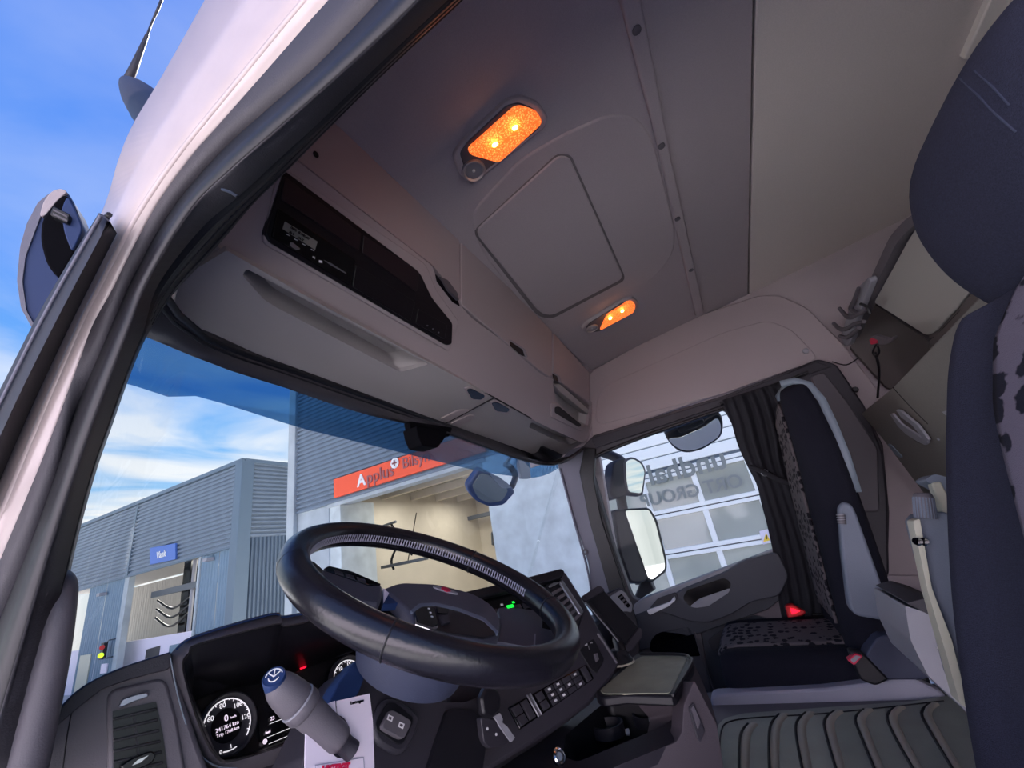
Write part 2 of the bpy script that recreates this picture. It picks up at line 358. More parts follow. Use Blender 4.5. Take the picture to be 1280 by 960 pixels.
# ---- driver's door frame: strips swept from below the picture to above it
NS = 90
def strip(pts, n=6):
    s = sm(pts, n)
    return resample([ray(p[0], p[1])*(p[2]/ray(p[0], p[1]).x) for p in s], NS)
L0 = strip([(-95, 690, .152), (0, 505, .158), (62, 385, .158), (127, 272, .156), (150, 202, .143), (168, 158, .142), (205, 96, .140), (262, -5, .138), (310, -90, .138)])
L1 = strip([(-45, 690, .15), (20, 527, .155), (84, 396, .155), (141, 280, .155), (175, 215, .153), (210, 158, .152), (260, 84, .152), (318, 0, .152), (380, -80, .152)])
L15 = strip([(-38, 700, .152), (26, 540, .157), (90, 405, .157), (150, 288, .155), (192, 222, .156), (232, 165, .156), (290, 88, .156), (352, 8, .156), (420, -75, .156)])
E2 = strip([(-30, 775, .165), (0, 705, .165), (44, 600, .165), (69, 534, .165), (109, 425, .165), (137, 369, .165), (168, 306, .165), (200, 250, .165), (240, 196, .165), (281, 150, .165), (340, 84, .165), (400, 16, .165), (480, -70, .165)])
R1 = strip([(-60, 940, .178), (-8, 800, .178), (40, 680, .178), (69, 600, .178), (94, 519, .178), (141, 409, .178), (172, 340, .178), (219, 259, .178), (281, 187, .178), (340, 134, .178), (400, 81, .178), (470, 8, .178), (540, -70, .178)])
R15 = strip([(-20, 960, .172), (18, 830, .172), (60, 690, .172), (88, 605, .172), (118, 520, .172), (158, 415, .172), (183, 352, .172), (238, 262, .172), (288, 212, .172), (350, 158, .172), (425, 92, .172), (500, 22, .172), (570, -50, .172)])
R2 = strip([(25, 960, .195), (45, 870, .195), (82, 705, .195), (109, 600, .195), (133, 530, .195), (160, 455, .195), (178, 412, .195), (196, 355, .195), (250, 285, .195), (300, 243, .195), (350, 196, .195), (400, 150, .195), (480, 72, .195), (562, -5, .195), (620, -60, .195)])
RQ = strip([(36, 960, .235), (56, 870, .235), (88, 705, .235), (115, 600, .235), (139, 530, .235), (166, 455, .235), (188, 408, .235), (214, 368, .235), (246, 333, .235), (278, 298, .235), (316, 253, .235), (362, 208, .235), (414, 155, .235), (490, 80, .235), (576, 0, .235), (636, -60, .235)])
fr = tag(loft('door_1', [L0, L1, L15, E2], 'paint', closed=False, thick=.004), 'pale painted driver door frame and front pillar with scuffs', kind='structure')
# outer return of the body side so the pillar has depth
out = [p+V((.05, .05, .03)) for p in L0]
loft('body_return', [L0, out], 'paint', fr, closed=False, thick=.004)
loft('seal_lip', [E2, R1], 'rubber', fr, closed=False, thick=.004)
loft('seal_channel', [R1, R15], 'rubber_black', fr, closed=False, thick=.003)
loft('seal_bead', [R15, [a.lerp(b, .5)+V((-.008, 0, 0)) for a, b in zip(R15, R2)], R2], 'rubber', fr, closed=False, thick=.003)
loft('inner_trim', [R2, RQ], 'rubber_black', fr, closed=False, thick=.003)
for k, t in enumerate((.25, .55, .85)): tube('seal_groove', [a.lerp(b, t) for a, b in zip(R2, RQ)][40:], .0028, 'rubber_black', fr, seg=8, n=1)
ju = [a for a in R15 if .15 < a.y < 3]
tube('seal_joint', [hit((278, 237), PX(.165)), hit((287, 240), PX(.163)), hit((297, 246), PX(.165))], .0015, 'rubber_black', fr, seg=6)
def gstrip(pts, dx=0): return resample([hit((p[0], p[1]), PX(p[2]+dx)) for p in sm(pts, 5)], 20)
g0 = gstrip([(-60, 610, .138), (0, 497, .138), (60, 380, .138), (128, 268, .138)]); g1 = gstrip([(-40, 640, .133), (12, 520, .133), (72, 398, .133), (136, 277, .133)]); g2 = gstrip([(-30, 660, .15), (20, 542, .15), (80, 412, .15), (142, 290, .15)])
loft('gutter_seal', [g0, g1, g2], 'seal_dark', fr, closed=False, thick=.006)
tube('gutter_bead', [a.lerp(b, .5)+V((-.004, 0, 0)) for a, b in zip(g0, g1)], .0018, 'pillar_trim', fr, seg=8, n=1)
tube('seal_end', [hit(p, PX(.145)) for p in ((120, 288), (129, 285), (133, 272), (137, 268))], .003, 'rubber_black', fr, seg=6)
tube('body_crease', [a.lerp(b, .5)+V((-.0005, 0, 0)) for a, b in zip(L15, E2)], .004, 'paint', fr, seg=10, n=1)
for q in (((155, 262), (166, 248), (176, 232), (184, 226)), ((160, 258), (172, 240), (178, 230)), ((178, 244), (188, 247), (193, 243)), ((226, 176), (234, 170), (240, 178)), ((230, 168), (233, 180)), ((172, 252), (180, 257)), ((286, 36), (294, 42))):
    sq = surf(fr, q, .0004)
    if len(sq) > 1: tube('scuff_mark', sq, .0003, 'grey_plastic', fr, seg=5, n=1)
# interior pillar trim low at the left edge
pt = tag(plate('trim_1', [(82, 700), (62, 760), (68, 838), (58, 900), (22, 1000), (-60, 1000), (-60, 880), (0, 790), (40, 700), (70, 640)], PX(.215), 'rubber', d=.006, bev=.002), 'dark inner trim of the driver side pillar', kind='structure')
tube('trim_seam', [hit(p, PX(.205)) for p in ((82, 640), (62, 770), (48, 850), (20, 880), (-10, 960))], .004, 'rubber_black', pt, seg=8)
# ---- windshield
At = [(166, 408, .40), (178, 415, .41), (230, 438, .41), (300, 465, .40), (350, 480, .40), (400, 498, .40), (460, 517, .40), (512, 529, .395), (557, 541, .39), (600, 556, .38), (645, 572, .365), (676, 580, .355), (698, 580, .35), (712, 573, .352)]
A3 = [hit((p[0], p[1]), PZ(p[2])) for p in sm(At, 3)]
Atop = resample(A3, 30)
bot = []
for p in Atop:
    s = (p.x-1.2)/1.0; bot.append(V((p.x, 1.10-.12*s*s-.25*s**6, -.30)))
ws = tag(loft('window_1', [[p+V((0, .012, .02)) for p in Atop], bot], 'glass_clear', closed=False, cap=False), 'curved windshield glass', kind='structure')
Bt = [(198, 352, .43), (214, 372, .43), (228, 396, .43), (247, 413, .43), (290, 433, .43), (340, 451, .43), (400, 473, .43), (470, 498, .43), (557, 530, .43), (620, 553, .425), (676, 573, .42), (712, 571, .42), (728, 560, .42)]
B3 = resample([hit((p[0], p[1]), PZ(p[2])) for p in sm(Bt, 3)], 30)
ht = tag(loft('trim_2', [Atop, [a.lerp(b, .5)+V((0, 0, -.006)) for a, b in zip(Atop, B3)], B3], 'rubber', closed=False, thick=.01), 'dark header trim between windshield and overhead storage', kind='structure')
tube('header_groove', [p+V((0, 0, -.006)) for p in B3], .006, 'rubber_black', ht, seg=8, n=1)
tube('header_groove', [a.lerp(b, .22)+V((0, 0, -.008)) for a, b in zip(B3, Atop)], .003, 'rubber_black', ht, seg=8, n=1)
tube('windshield_edge', Atop, .004, 'rubber_black', ht, seg=8, n=1)
# closing panel above the header trim
loft('header_backing', [[p+V((0, .03, .02)) for p in Atop], [V((p.x, .99, .64)) for p in Atop]], 'rubber_black', ht, closed=False, thick=.01)
# ---- passenger side pillar
AP = PX(2.06)
ap = tag(plate('trim_3', rnd([(696, 580), (712, 562), (734, 556), (738, 590), (748, 640), (776, 738), (770, 775), (744, 775), (735, 705)], 3), AP, 'pillar_trim', d=.04, bev=.006), 'lilac grey passenger side windshield pillar trim', kind='structure')
plate('pillar_dark_strip', [(730, 560), (744, 560), (742, 600), (752, 650), (783, 742), (778, 790), (764, 750), (736, 650), (724, 590)], PX(2.04), 'rubber_black', ap, d=.03, bev=.004)  # black strip between the pillar trim and the door window
h = hit((731.5, 690), PX(2.055)); lathe('grommet', h, (-1, 0, 0), [(.014, -.002), (.014, .004), (.009, .006), (.008, .002)], 'grey_plastic', ap, seg=18); lathe('grommet_plug', h, (-1, 0, 0), [(.005, -.002), (.005, .005)], 'shell_grey', ap, seg=12)
ptube('pillar_edge', [(700, 586), (716, 645), (735, 715), (742, 770)], PX(2.055), 1.6, 'pillar_trim', ap, seg=8)
# ---- right side wall, raised panel over the door
wr_hole = [(728, 556), (905, 505), (1030, 452), (1105, 560), (1110, 700), (1100, 960), (740, 960), (745, 760)]
wr = tag(slab('wall_right', [(2.14, .66, -.35), (2.14, .78, .44), (2.14, .95, .60), (2.14, .95, 1.1), (2.14, -1.2, 1.15), (2.14, -1.2, -1.0), (2.14, -.38, -1.0), (2.14, -.38, .50), (2.14, .55, .50), (2.14, .62, -.35)], (.04, 0, 0), 'headliner'), 'passenger side cab wall', kind='structure')
plate('upper_panel', rnd([(735, 466), (800, 430), (880, 392), (948, 369), (975, 369), (1008, 384), (1050, 425), (1100, 490), (1142, 560), (1160, 640), (1165, 720), (1100, 720), (1102, 600), (1085, 540), (1040, 452), (1020, 450), (740, 548)], 8), PX(2.115), 'trim_beige', wr, d=.03, bev=.006, seg=3)
plate('panel_field', rnd([(760, 480), (905, 415), (960, 400), (990, 412), (1022, 446), (1015, 452), (905, 492), (745, 532), (745, 500)], 12), PX(2.112), 'trim_beige', wr, d=.008, bev=.003, up=.002)
lathe('screw_cap', hit((1007, 439), PX(2.11)), (-1, 0, 0), [(.012, -.004), (.012, .008), (.008, .010)], 'light_grey', wr, seg=14)
ptube('panel_seam', [(1040, 452), (1058, 456), (1075, 446)], PX(2.112), 1, 'groove', wr, seg=6)
plate('dark_side_panel', rnd([(1063, 434), (1095, 372), (1168, 412), (1205, 395), (1116, 486), (1108, 484)], 3), PX(2.10), 'bunk_dark', wr, d=.02, bev=.003)
# ---- passenger door
DX = 2.06
hole = rnd([(737, 580), (748, 566), (905, 510), (925, 548), (965, 640), (972, 688), (802, 752), (790, 748), (766, 680)], [8, 8, 6, 6, 10, 6, 4, 8, 8])
dr = tag(plate('door_2', [(726, 560), (742, 544), (905, 494), (1022, 449), (1046, 456), (1080, 508), (1104, 556), (1112, 640), (1110, 720), (1100, 800), (1040, 960), (850, 1000), (760, 1000), (772, 770), (742, 645)], PX(DX), 'rubber', d=.05, bev=.006, holes=[hole]), 'dark passenger door with window', kind='structure')
plate('window_glass', scl(hole, 1.01), PX(DX+.03), 'glass_side', dr, d=.004, bev=0)
plate('header_trim', [(738, 548), (905, 497), (1020, 452), (1040, 458), (905, 506), (745, 560)], PX(DX-.015), 'dark_plastic', dr, d=.02, bev=.004)
ptube('window_seal', [(783, 742), (764, 682), (740, 600), (738, 580), (750, 568), (820, 540), (905, 511)], PX(DX-.004), 2.4, 'rubber_black', dr, seg=8, n=4)
ptube('frame_bead', [(757, 690), (736, 610), (733, 578), (745, 560), (905, 505)], PX(DX-.006), 1.2, 'grey_plastic', dr, seg=8, n=4)
# waist rail; the daylight on its top is put into the pale colour
plate('waist_rail', rnd([(792, 756), (800, 750), (970, 686), (976, 700), (900, 728), (800, 770), (790, 776)], 3), PX(DX-.06), 'light_grey', dr, d=.07, bev=.006)
plate('upper_door_trim', rnd([(786, 772), (900, 727), (976, 698), (985, 742), (960, 762), (880, 790), (795, 815), (782, 800)], 4), PX(DX-.07), 'door_grey', dr, d=.06, bev=.006)
arm = plate('armrest', rnd([(812, 765), (850, 738), (905, 716), (930, 700), (972, 690), (986, 720), (975, 745), (940, 752), (915, 768), (885, 779), (862, 777), (830, 766)], 7), PX(DX-.10), 'door_grey', dr, d=.06, bev=.008, seg=3)
plate('grip_pocket', rnd([(853, 748), (858, 738), (905, 722), (914, 728), (912, 738), (880, 756), (862, 758)], 4), PX(DX-.10), 'gloss_black', arm, d=.004, bev=.001, up=.002)
plate('pocket_lip', rnd([(862, 758), (875, 748), (913, 735), (911, 741), (885, 758), (870, 760)], 3), PX(DX-.10), 'light_grey', arm, d=.004, bev=.001, up=.004)
hd = plate('handle_recess', rnd([(812, 760), (822, 748), (845, 740), (848, 748), (836, 758), (815, 767)], 3), PX(DX-.10), 'dark_plastic', dr, d=.006, bev=.002, up=.003)
plate('door_handle', rnd([(808, 763), (838, 752), (843, 745), (845, 750), (836, 758), (812, 769)], 2), PX(DX-.115), 'silver_paint', dr, d=.012, bev=.003)
plate('lower_door_trim', rnd([(800, 812), (860, 790), (955, 755), (985, 740), (1060, 760), (1060, 800), (905, 860), (880, 870), (850, 830), (800, 830)], 6), PX(DX-.05), 'door_grey', dr, d=.02, bev=.005)
plate('fabric_insert', rnd([(918, 762), (980, 732), (1060, 740), (1050, 790), (985, 788), (965, 775)], 8), PX(DX-.055), 'door_fabric', dr, d=.02, bev=.004)
plate('speaker_surround', rnd([(800, 800), (875, 782), (890, 870), (850, 830), (806, 830)], 6), PX(DX-.06), 'grey_plastic', dr, d=.02, bev=.004)
plate('speaker_grille', rnd([(812, 800), (822, 790), (862, 782), (878, 820), (845, 822), (812, 815)], 6), PX(DX-.07), 'gloss_black', dr, d=.01, bev=.003)
plate('door_pocket', rnd([(884, 800), (905, 785), (925, 784), (925, 800), (890, 815)], 5), PX(DX-.06), 'dark_plastic', dr, d=.01, bev=.003)
ptube('door_edge', [(868, 790), (880, 830), (900, 880)], PX(DX-.07), 1.5, 'grey_plastic', dr, seg=8)
for p in ((822, 741), (872, 738)): pass
for a, b in (((822, 757), (835, 752)), ((864, 741), (876, 736))):
    plate('rail_clip', [(a[0], a[1]), (b[0], b[1]), (b[0]+1, b[1]+4), (a[0]+1, a[1]+4)], PX(DX-.065), 'shell_grey', dr, d=.006, bev=.001)
# B pillar column behind the passenger seat
bp = tag(plate('trim_4', rnd([(980, 468), (1022, 448), (1046, 455), (1082, 508), (1096, 545), (1104, 565), (1110, 620), (1112, 720), (1050, 720), (990, 520)], 6), PX(2.05), 'dark_plastic', d=.04, bev=.008), 'dark belt pillar behind the passenger seat', kind='structure')
plate('belt_cover', rnd([(1012, 470), (1030, 464), (1062, 505), (1098, 560), (1100, 640), (1075, 640), (1055, 560)], 6), PX(2.04), 'grey_plastic', bp, d=.02, bev=.006)
lathe('belt_knob', hit((1069, 487), PX(2.03)), (-1, 0, 0), [(.010, -.01), (.012, .0), (.008, .008)], 'black_plastic', bp, seg=12)
# ================================================================== buildings outside
def corr(name, p, along, step, n, m, parent=None, amp=None, nrm=(-1, 0, 0), duty=.5):
    """corrugated sheet: n ribs, each running the length of along, stacked by step"""
    p, al, st, nr = V(p), V(along), V(step), V(nrm); amp = amp or st.length*.42; vs = []; fs = []
    for i in range(n):
        for t, h in ((0, 0), (.18, 1), (.55, 1), (.75, 0)):
            q = p+st*(i+t)+nr*(amp*h); vs += [q, q+al]
    vs += [p+st*n, p+st*n+al]
    for k in range(len(vs)//2-1): fs.append((2*k, 2*k+1, 2*k+3, 2*k+2))
    return mk(name, vs, fs, m, parent, ang=20)
def bx(name, a, b, m, parent=None, bev=.01):
    a, b = V(a), V(b); return box(name, (a+b)/2, [abs(q) for q in (b-a)], m, parent, bev=bev)
# ---- wash hall (far)
wh = top('wash_hall', 'far blue corrugated hall with open bay and small blue sign', 'building', (10, 24, GZ))
XW = 10; Y0 = 16.77; Y1 = 40; ZT = 5.3; ZB = 2.12
step = .165; nr = int((ZT-ZB)/step)
corr('upper_cladding', (XW, Y0+.3, ZB), (0, 24.55-Y0-.3+.1, 0), (0, 0, step), nr, 'clad_blue', wh)
corr('upper_cladding', (XW, 24.75, ZB), (0, Y1-24.75, 0), (0, 0, step), nr, 'clad_blue', wh)
bx('joint_strip', (XW-.1, 24.63, ZB), (XW, 24.77, ZT), 'corner_blue', wh)
bx('roof_edge', (XW-.14, Y0-.1, ZT-.06), (XW+.3, Y1, ZT+.1), 'corner_blue', wh)
bx('corner_post', (XW-.14, Y0-.14, GZ), (XW+.35, Y0+.32, ZT), 'corner_blue', wh)
corr('end_cladding', (XW+.3, Y0, ZB+.25), (8, 0, 0), (0, 0, step), nr-1, 'clad_blue', wh, nrm=(0, -1, 0))
bx('roof_edge', (XW, Y0-.14, ZT-.06), (XW+9, Y0+.2, ZT+.1), 'corner_blue', wh)
corr('end_lower_cladding', (XW+.3, Y0+.05, GZ), (0, 0, ZB+.25-GZ), (.16, 0, 0), 50, 'clad_dark', wh, nrm=(0, -1, 0))
def wallpanel(y0, y1, m='panel_blue'):
    w = y1-y0; n = max(1, int(round(w/.18))); return corr('lower_panel', (XW+.02, y0, GZ), (0, 0, ZB-GZ), (0, w/n, 0), n, m, wh, amp=.025)
for a, b in ((Y0+.3, 17.95), (17.97, 19.12), (24.9, 26.6), (26.62, 28.3)): wallpanel(a, b)
bx('door_jamb', (XW-.04, 24.55, GZ), (XW+.2, 24.9, ZB), 'concrete_col', wh); bx('door_jamb', (XW-.04, 19.12, GZ), (XW+.5, 19.25, ZB), 'concrete_col', wh)
bx('cladding_flashing', (XW-.08, Y0, ZB-.06), (XW+.06, Y1, ZB+.02), 'corner_blue', wh)
corr('back_wall', (XW+6, 15, GZ), (0, 0, 4.9), (0, .3, 0), 80, 'hall_panel', wh, amp=.03)
bx('hall_ceiling', (XW+.2, Y0+.3, 2.6), (XW+6, Y1, 2.75), 'hall_panel', wh)
bx('wash_gantry', (XW+1.2, 22.2, -1.0), (XW+1.8, 22.75, 2.3), 'gloss_black', wh)
bx('overhead_rail', (XW+.8, 19.3, 1.05), (XW+1.0, 24.4, 1.3), 'steel', wh)
bx('white_low_wall', (XW+.7, 17.5, GZ), (XW+.8, 31, -.55), 'card_white', wh)
plate('low_wall_window', [(183, 812), (200, 807), (198, 820), (181, 824)], PX(XW+.68), 'dark_plastic', wh, d=.02, bev=0); plate('low_wall_window', [(212, 807), (234, 802), (232, 814), (210, 820)], PX(XW+.68), 'panel_blue', wh, d=.02, bev=0)
for k in range(3): tube('hose', [(XW+1, 24.2, .9-.35*k), (XW+1, 22.9, .45-.35*k), (XW+1, 21.6, .75-.3*k)], .05, 'gloss_black', wh, seg=8)
tube('pipe', [(XW+.9, 21.3, GZ), (XW+.9, 21.3, 2.2)], .08, 'light_grey', wh, seg=8)
bx('panel_window', (XW-.05, 26.9, -2.2), (XW, 27.9, -.75), 'cream', wh); bx('notice', (XW-.05, 25.3, -1.55), (XW, 25.8, -1.2), 'card_white', wh); bx('notice', (XW-.06, 18.25, -1.0), (XW, 18.75, -.8), 'card_white', wh)
bx('wall_lamp', (XW-.3, 26.4, 1.55), (XW-.02, 26.7, 1.68), 'light_grey', wh); bx('wall_lamp', (XW-.3, 18.2, 1.8), (XW-.02, 18.5, 1.92), 'light_grey', wh)
tl = top('traffic_light', 'small traffic light on bracket at the far hall bay, lower lamp lit', 'traffic light', (XW-.2, 26, -1))
bx('signal_housing', (XW-.32, 25.15, -1.0), (XW-.18, 25.4, -.38), 'black_plastic', tl); lathe('red_lamp', (XW-.33, 25.22, -.55), (-.6, -1, 0), [(.09, 0), (.09, .06), (.03, .07)], 'red_plastic', tl, seg=14); lathe('green_lamp', (XW-.33, 25.22, -.84), (-.6, -1, 0), [(.10, 0), (.10, .06), (.03, .07)], 'green_lamp', tl, seg=14)
tube('bracket', [(XW-.25, 25.2, -.42), (XW-.25, 24.95, -.32), (XW, 24.95, -.32)], .025, 'steel', tl, seg=6, n=1); tube('bracket', [(XW-.25, 25.2, -.95), (XW-.25, 24.95, -.98), (XW, 24.95, -.98)], .025, 'steel', tl, seg=6, n=1)
sg = top('wash_sign', 'small blue Vask sign on far corrugated hall', 'sign', (XW-.1, 22, 2.6))
SGP = P3((XW-.14, 22, 2.6), (1, 0, 0)); plate('sign_board', [(187, 685), (219, 679), (219, 699), (187, 706)], SGP, 'sign_blue', sg, d=.08, bev=.01)
ptext('sign_text', 'Vask', SGP, (195, 698.5), (213, 693.5), 'white_print', sg, up=.02, hpx=8.5, ext=.01, bold=.004)
for y in (19, 22, 27):
    l = bpy.data.lights.new('hall_light', 'AREA'); l.energy = 160; l.size = 2; l.color = (1, .97, .9); o = bpy.data.objects.new('hall_light', l); C.objects.link(o); o.parent = wh; o.location = V((XW+3, y, 2.5))-V(wh.location)
# ---- vehicle inspection hall alongside
XA = 8.0
ih = top('inspection_hall', 'near hall with blue corrugated cladding, concrete walls and open bay', 'building', (XA, 7, GZ))
corr('upper_cladding', (XA, 2.4, 2.06), (0, 8.42, 0), (0, 0, .125), 70, 'clad_blue', ih)
bx('corner_column', (XA-.12, 10.8, GZ), (XA+.3, 11.1, 10.9), 'concrete_col', ih, bev=.02)
bx('concrete_wall', (XA, 9.55, GZ), (XA+.25, 10.8, 2.06), 'concrete_col', ih, bev=.02)
bx('bay_return', (XA+.02, 9.15, GZ), (XA+1.2, 9.55, 2.06), 'concrete', ih)
bx('concrete_wall', (XA, 2.42, GZ), (XA+.25, 4.7, 2.5), 'concrete', ih, bev=.02)
bx('bay_lintel', (XA-.02, 4.6, 1.98), (XA+.3, 9.6, 2.08), 'concrete_col', ih)
bx('side_wall_far', (XA+.25, 10.0, GZ), (XA+9, 10.2, 3.2), 'hall_wall', ih)
bx('side_wall_near', (XA+.25, 3.9, GZ), (XA+9, 4.1, 3.2), 'hall_wall', ih)
bx('back_wall', (XA+8, 4, GZ), (XA+8.2, 10.2, 3.2), 'hall_wall', ih)
bx('hall_ceiling', (XA+.3, 4, 3.1), (XA+8.2, 10.2, 3.25), 'hall_panel', ih)
for k in range(5): bx('roof_beam', (XA+1+1.4*k, 4.1, 2.35), (XA+1.15+1.4*k, 10, 2.6), 'hall_wall', ih)
bx('crane_rail', (XA+7.2, 4.1, 1.6), (XA+7.4, 10, 1.75), 'steel', ih)
for y in (8.9, 8.75, 6.9, 6.75, 6.6): tube('wall_pipe', [(XA+7.9, y, -2), (XA+7.9, y, 3)], .03, 'hall_panel', ih, seg=8)
bx('pillar_strip', (XA+7.8, 6.1, GZ), (XA+8, 6.2, 3), 'trim_under', ih)
for y in (5.5, 8.5):
    for x in (2.5, 5.5):
        bx('lamp_tube', (XA+x-.6, y-.08, 2.9), (XA+x+.6, y+.08, 2.97), 'white_print', ih)
        l = bpy.data.lights.new('hall_light', 'AREA'); l.energy = 42; l.size = 1.5; l.color = (1, .96, .9); o = bpy.data.objects.new('hall_light', l); C.objects.link(o); o.parent = ih; o.location = V((XA+x, y, 2.3))-V(ih.location)
bx('roof', (XA+.1, -12, 10.7), (XA+9, 11, 10.9), 'corner_blue', ih); bx('sun_block_wall', (XA+.04, -12, 5.0), (XA+.12, 2.4, 10.8), 'clad_dark', ih)  # unseen upper wall and roof, raised to keep the sun off the cab
hr = top('hose_reel', 'black exhaust hose hanging on a bracket inside the near hall', 'hose', (XA+2, 9, 2))
tube('bracket', [(XA+2, 9.9, 1.45), (XA+2, 9.1, 1.5)], .04, 'steel', hr, seg=8); tube('hose', [(XA+2, 9.3, 1.5), (XA+2, 9.0, 1.0), (XA+2, 8.6, .5), (XA+2, 8.9, .95), (XA+2, 9.35, .5), (XA+2, 9.3, .2)], .035, 'gloss_black', hr, seg=8)
bx('bracket', (XA+1.9, 8.1, .28), (XA+2.1, 9.7, .36), 'steel', hr); tube('suspension', [(XA+2, 8.3, 1.6), (XA+2, 8.75, .36)], .015, 'gloss_black', hr, seg=6)
tube('exhaust_pipe', [(XA+2, 9.15, -.55), (XA+2, 8.55, -.62), (XA+2, 8.3, -.9), (XA+2, 8.25, -1.75)], .09, 'black_plastic', hr, seg=10); bx('yellow_foot', (XA+1.9, 8.05, -1.85), (XA+2.1, 8.5, -1.7), 'yellow', hr)
wbk = top('wall_bracket', 'small steel triangle bracket on the beige hall wall', 'bracket', (XA+7.9, 7, 1)); tube('bracket_arm', [(XA+7.8, 9.3, .95), (XA+7.8, 8.2, 1.25)], .05, 'steel', wbk, seg=6); tube('bracket_arm', [(XA+7.8, 9.3, .95), (XA+7.8, 9.35, .5)], .05, 'steel', wbk, seg=6); tube('bracket_arm', [(XA+7.8, 9.35, .5), (XA+7.8, 8.4, 1.2)], .04, 'steel', wbk, seg=6)
# orange sign
os_ = top('shop_sign', 'long orange sign with inspection company name above the bay', 'sign', (XA-.1, 7, 2.4))
OS = PX(XA-.12); bx('sign_board', (XA-.12, 4.5, 2.17), (XA-.04, 9.22, 2.66), 'orange_sign', os_)
ptext('sign_letter', 'A', OS, (447, 608.5), (466, 602.3), 'white_print', os_, up=.01, hpx=15, ext=.01, bold=.012)
ptext('sign_text', 'pplus', OS, (458.5, 605), (494, 593.6), 'sign_grey', os_, up=.01, hpx=16, ext=.01, bold=.004)
ptext('sign_text', 'Bilsyn', OS, (503, 586), (545, 573), 'sign_grey', os_, up=.01, hpx=14, ext=.01, bold=.002)
h = hit((493.5, 579), OS, .02); lathe('plus_disc', h, (-1, 0, 0), [(.13, 0), (.13, .01), (.0, .011)], 'white_print', os_, seg=20); bx('plus_bar', h+V((-.015, -.075, -.02)), h+V((-.025, .075, .02)), 'sign_grey', os_, bev=0); bx('plus_bar', h+V((-.015, -.02, -.075)), h+V((-.025, .02, .075)), 'sign_grey', os_, bev=0)
# ---- white hall with sectional door seen through the passenger window
gh = top('white_hall', 'white clad wall around a glazed sectional door', 'building', (XA, 0, GZ))
for k in range(20):
    z = .95+.205*k; bx('siding_board', (XA-.03, -6, z), (XA+.03, 2.36, z+.19), 'siding_white', gh, bev=.012)
bx('backing', (XA+.03, -6, .8), (XA+.1, 2.4, 5.2), 'clad_dark', gh)
bx('siding_side', (XA-.02, -6, GZ), (XA+.1, -2.4, .95), 'siding_white', gh)
gd = top('sectional_door', 'white framed sectional door with rows of glass panes', 'garage door', (XA, .5, GZ))
rows = [GZ+.645*k for k in range(6)]; cols = [2.3-.87*k for k in range(6)]
for z in rows[:5]:
    for k in range(5): bx('pane', (XA+.02, cols[k+1]+.04, z+.07), (XA+.035, cols[k]-.04, z+.58), 'pane', gd, bev=0)
for k, z in enumerate(rows):
    bx('rail', (XA-.02, cols[5]-.04, z-.07), (XA+.05, cols[0]+.05, z-.008), 'door_white', gd); bx('rail', (XA-.02, cols[5]-.04, z+.008), (XA+.05, cols[0]+.05, z+.075), 'door_white', gd)
for z in rows[:5]:
    for y in cols: bx('mullion', (XA-.015, y-.045, z+.07), (XA+.05, y+.045, z+.58), 'door_white', gd)
bx('door_backing', (XA+.2, -2.4, GZ), (XA+.25, 2.4, .95), 'grey_plastic', gd)
tr = top('bounce_trailer', 'unseen white trailer added beyond the driver door to bounce daylight', 'trailer', (-5.5, 0, GZ))  # out of view; added to bounce sunlight into the cab, suggested by mirrored lettering
bx('trailer_body', (-8.0, -9, -1.3), (-5.5, 4.6, 1.6), 'card_white', tr, bev=.03); bx('trailer_chassis', (-7.6, -8.8, -1.6), (-5.8, 4.2, -1.3), 'black_plastic', tr)
for y in (-7.5, -6.2, -4.9, 2.5):
    for x in (-7.6, -5.95): lathe('wheel', (x, y, GZ+.5), (1, 0, 0), [(.2, 0), (.48, .0), (.5, .05), (.5, .3), (.48, .35), (.2, .35)], 'rubber_black', tr, seg=24)
# reflection of truck lettering, modelled as mirrored text over the panes
GP = PX(XA+.0)
wrt = top('reflected_lettering', 'reflection of truck lettering modelled as reversed grey text on the sectional door', 'lettering', (XA, 1, .5))
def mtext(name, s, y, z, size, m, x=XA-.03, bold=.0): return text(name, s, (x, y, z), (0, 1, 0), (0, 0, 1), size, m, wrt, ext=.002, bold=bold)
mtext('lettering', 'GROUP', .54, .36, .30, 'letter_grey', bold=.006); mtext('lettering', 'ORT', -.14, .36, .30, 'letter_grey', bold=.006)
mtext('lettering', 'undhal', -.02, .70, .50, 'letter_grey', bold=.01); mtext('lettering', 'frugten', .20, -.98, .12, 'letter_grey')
ws_ = top('warning_sign', 'white notice with yellow warning triangle stuck on a door pane', 'sign', (XA, -.3, -.6))
WS = PX(XA-.04); plate('sign_sheet', [(949, 664), (969, 659), (969, 676), (954, 681)], WS, 'card_white', ws_, d=.01, bev=0); plate('triangle', [(957.5, 666), (962.5, 675.5), (954, 677.5)], WS, 'yellow', ws_, d=.004, bev=0, up=.006); plate('triangle_mark', [(957.8, 669), (958.6, 669), (959.2, 674), (958.2, 674)], WS, 'gloss_black', ws_, d=.002, bev=0, up=.009); lathe('round_mark', hit((966, 667), WS, .008), (-1, 0, 0), [(.05, 0), (.05, .004)], 'red_print', ws_, seg=14)
